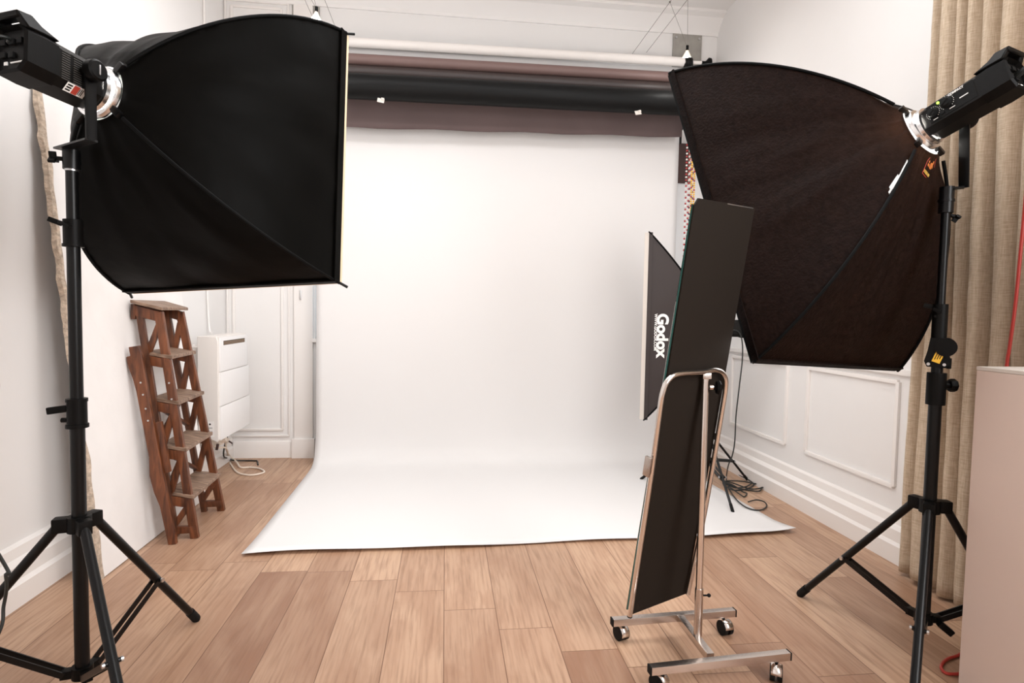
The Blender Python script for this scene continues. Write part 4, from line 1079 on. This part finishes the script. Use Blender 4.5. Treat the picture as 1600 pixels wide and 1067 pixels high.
# ------------------------------------------------------------------ cords of the strip softbox
pile = [(1117, 722), (1126, 724), (1140, 731), (1155, 742), (1170, 750), (1178, 757), (1166, 764), (1148, 766), (1134, 760), (1130, 753), (1142, 751), (1160, 752), (1176, 755), (1189, 758), (1187, 767), (1172, 766), (1155, 763), (1140, 757), (1133, 752), (1146, 755), (1163, 761), (1176, 764), (1190, 762), (1199, 757), (1197, 751), (1186, 750), (1176, 754), (1166, 760), (1150, 762), (1135, 756), (1128, 748), (1120, 738), (1116, 734)]
top(tag(MB().tube([at(x_, y_, Z=.006+.012*((i*7) % 5)/4) for i, (x_, y_) in enumerate(pile)], .0045, n=8, smooth=7).build('extension_cord', M_cordblack), 'tangled pile of black cord on the floor beside the backdrop', 'cord'))
pile2 = [(1134, 754), (1146, 758), (1160, 768), (1167, 771), (1163, 776), (1157, 773), (1146, 765), (1138, 760), (1141, 767), (1153, 783), (1169, 794), (1187, 797), (1198, 791), (1194, 784), (1182, 781), (1169, 784)]
top(tag(MB().tube([at(x_, y_, Z=.007+.010*((i*3) % 4)/3) for i, (x_, y_) in enumerate(pile2)], .0042, n=8, smooth=7).build('extension_cord', M_cordblack), 'black cord end looping out from pile onto paper edge', 'cord'))
hp = [(1140, 516, 3.46), (1152, 517, 3.46), (1159, 530, 3.46), (1160, 560, 3.46), (1155, 605, 3.46), (1150, 650, 3.46), (1148, 690, 3.46), (1144, 712, 3.46), (1138, 727, 3.5)]
top(tag(MB().tube([at(*p_[:2], Y=p_[2]) for p_ in hp]+[at(1135, 745, Z=.02), at(1136, 755, Z=.006)], .0042, n=8, smooth=8).build('power_cord', M_cordblack), 'black power cord hanging from strip softbox flash down to the cord pile', 'cord'))
top(tag(MB().tube([at(1117, 738, Z=.006), at(1124, 746, Z=.006), at(1131, 753, Z=.007), at(1135, 757, Z=.012)], .006, n=8, smooth=6).build('cord_plug_end', M_cordblack), 'short thick black cord end entering the left of pile', 'cord'))

# ------------------------------------------------------------------ plinth, curtain, red cords
def plinth():
    x0, x1, y0, y1, z = 1.643, 1.915, 1.02, 1.604, 1.017
    root = empty('display_plinth', ((x0+x1)/2, (y0+y1)/2, 0), 'tall pinkish white painted plinth at the lower right edge', 'plinth')
    MB().box(((x0+x1)/2, (y0+y1)/2, (z-.012)/2), (x1-x0, y1-y0, z-.012), bevel=.002).build('body', M_cab, root, smooth=False)
    MB().box(((x0+x1)/2, (y0+y1)/2, z-.006), (x1-x0+.001, y1-y0+.001, .011), bevel=.0015).build('top_panel', M_cabtop, root, smooth=False)
plinth()
def curtain():
    root = empty('curtain', (2.08, 1.7, .02), 'beige linen floor length curtain gathered against the right wall', 'curtain')
    # y positions of the creases at the top (from far to near)
    rd = random.Random(6)
    cr = [2.395, 2.36, 2.29, 2.235, 2.18, 2.10, 1.985, 1.945, 1.82, 1.78, 1.70, 1.60, 1.53, 1.42, 1.36, 1.24, 1.15, 1.02, .90]
    crb = [2.400, 2.33, 2.225, 2.195, 2.11, 2.03, 1.93, 1.85, 1.76, 1.70, 1.63, 1.54, 1.47, 1.37, 1.29, 1.20, 1.10, .99, .90]
    cr = [c-.078 for c in cr]; crb = [c-.045 for c in crb]
    NZ = 70; ZT = 3.45; ZB = .02; K = 9
    rows = []
    for iz in range(NZ+1):
        f = iz/NZ; z = ZT+(ZB-ZT)*f; g = min(1, f*1.15)
        row = []
        for k in range(len(cr)-1):
            a = cr[k]*(1-g)+crb[k]*g; b_ = cr[k+1]*(1-g)+crb[k+1]*g
            big = .030+.045*min(1, (a-b_)/.12)
            shade = (k*37 % 5)/5*.02
            for j in range(K):
                u = j/K; y = a+(b_-a)*u
                bulge = math.sin(u*math.pi)**.75
                x = 2.105-shade*.6-big*bulge
                x += noise.noise(V((y*9, z*1.3, 2)))*.010+noise.noise(V((y*25, z*7, 8)))*.0035
                y2 = y+noise.noise(V((k*3.1, z*1.1, 5)))*.012*g
                zz_ = z if iz < NZ else ZB+.006*math.sin(k*1.7)
                row.append(V((x, y2, zz_)))
        row.append(V((2.10, crb[-1], z)))
        rows.append(row)
    c = MB().grid(rows).build('fabric', M_linen, root, angle=70); md = c.modifiers.new('t', 'SOLIDIFY'); md.thickness = .002
    MB().cyl((2.09, .7, 3.47), (2.09, 2.50, 3.47), .014, n=16).sphere((2.09, 2.51, 3.47), .024).build('curtain_rail', M_trim, root)
curtain()
rp = [(1612, 150, 1.30), (1603, 300, 1.34), (1594, 400, 1.38), (1586, 480, 1.45), (1577, 545, 1.55), (1573, 572, 1.62)]
pts = [at(x_, y_, X=1.965) for x_, y_, _ in rp]
pts = [V((1.965, pts[0].y, 3.1)), V((1.965, pts[0].y, 2.4))]+pts+[V((1.965, pts[-1].y+.01, .7)), V((1.96, pts[-1].y, .2)), V((1.955, pts[-1].y-.02, .006))]
top(tag(MB().tube(pts, .0055, n=8, smooth=8).build('red_cord', M_red), 'red cord hanging in front of curtain behind the plinth', 'cord'))
top(tag(MB().tube([at(1510, 1016, Z=.006), at(1497, 1024, Z=.006), at(1482, 1029, Z=.006), at(1473, 1036, Z=.006), at(1471, 1044, Z=.006), at(1477, 1051, Z=.006), at(1488, 1053, Z=.006), at(1510, 1052, Z=.006)], .005, n=8, smooth=8).build('red_cord', M_red), 'loop of red cord on the floor at the foot of plinth', 'cord'))
q = at(-8, 603, X=-1.45)
top(tag(MB().tube([q+V((0, -.05, .16)), q+V((0, -.012, .10)), q+V((0, .012, .02)), q+V((0, .012, -.02)), q+V((0, -.012, -.10)), q+V((0, -.05, -.16))], .004, n=8, smooth=8).build('red_cord', M_red), 'short bend of red cord at the left edge of view', 'cord'))
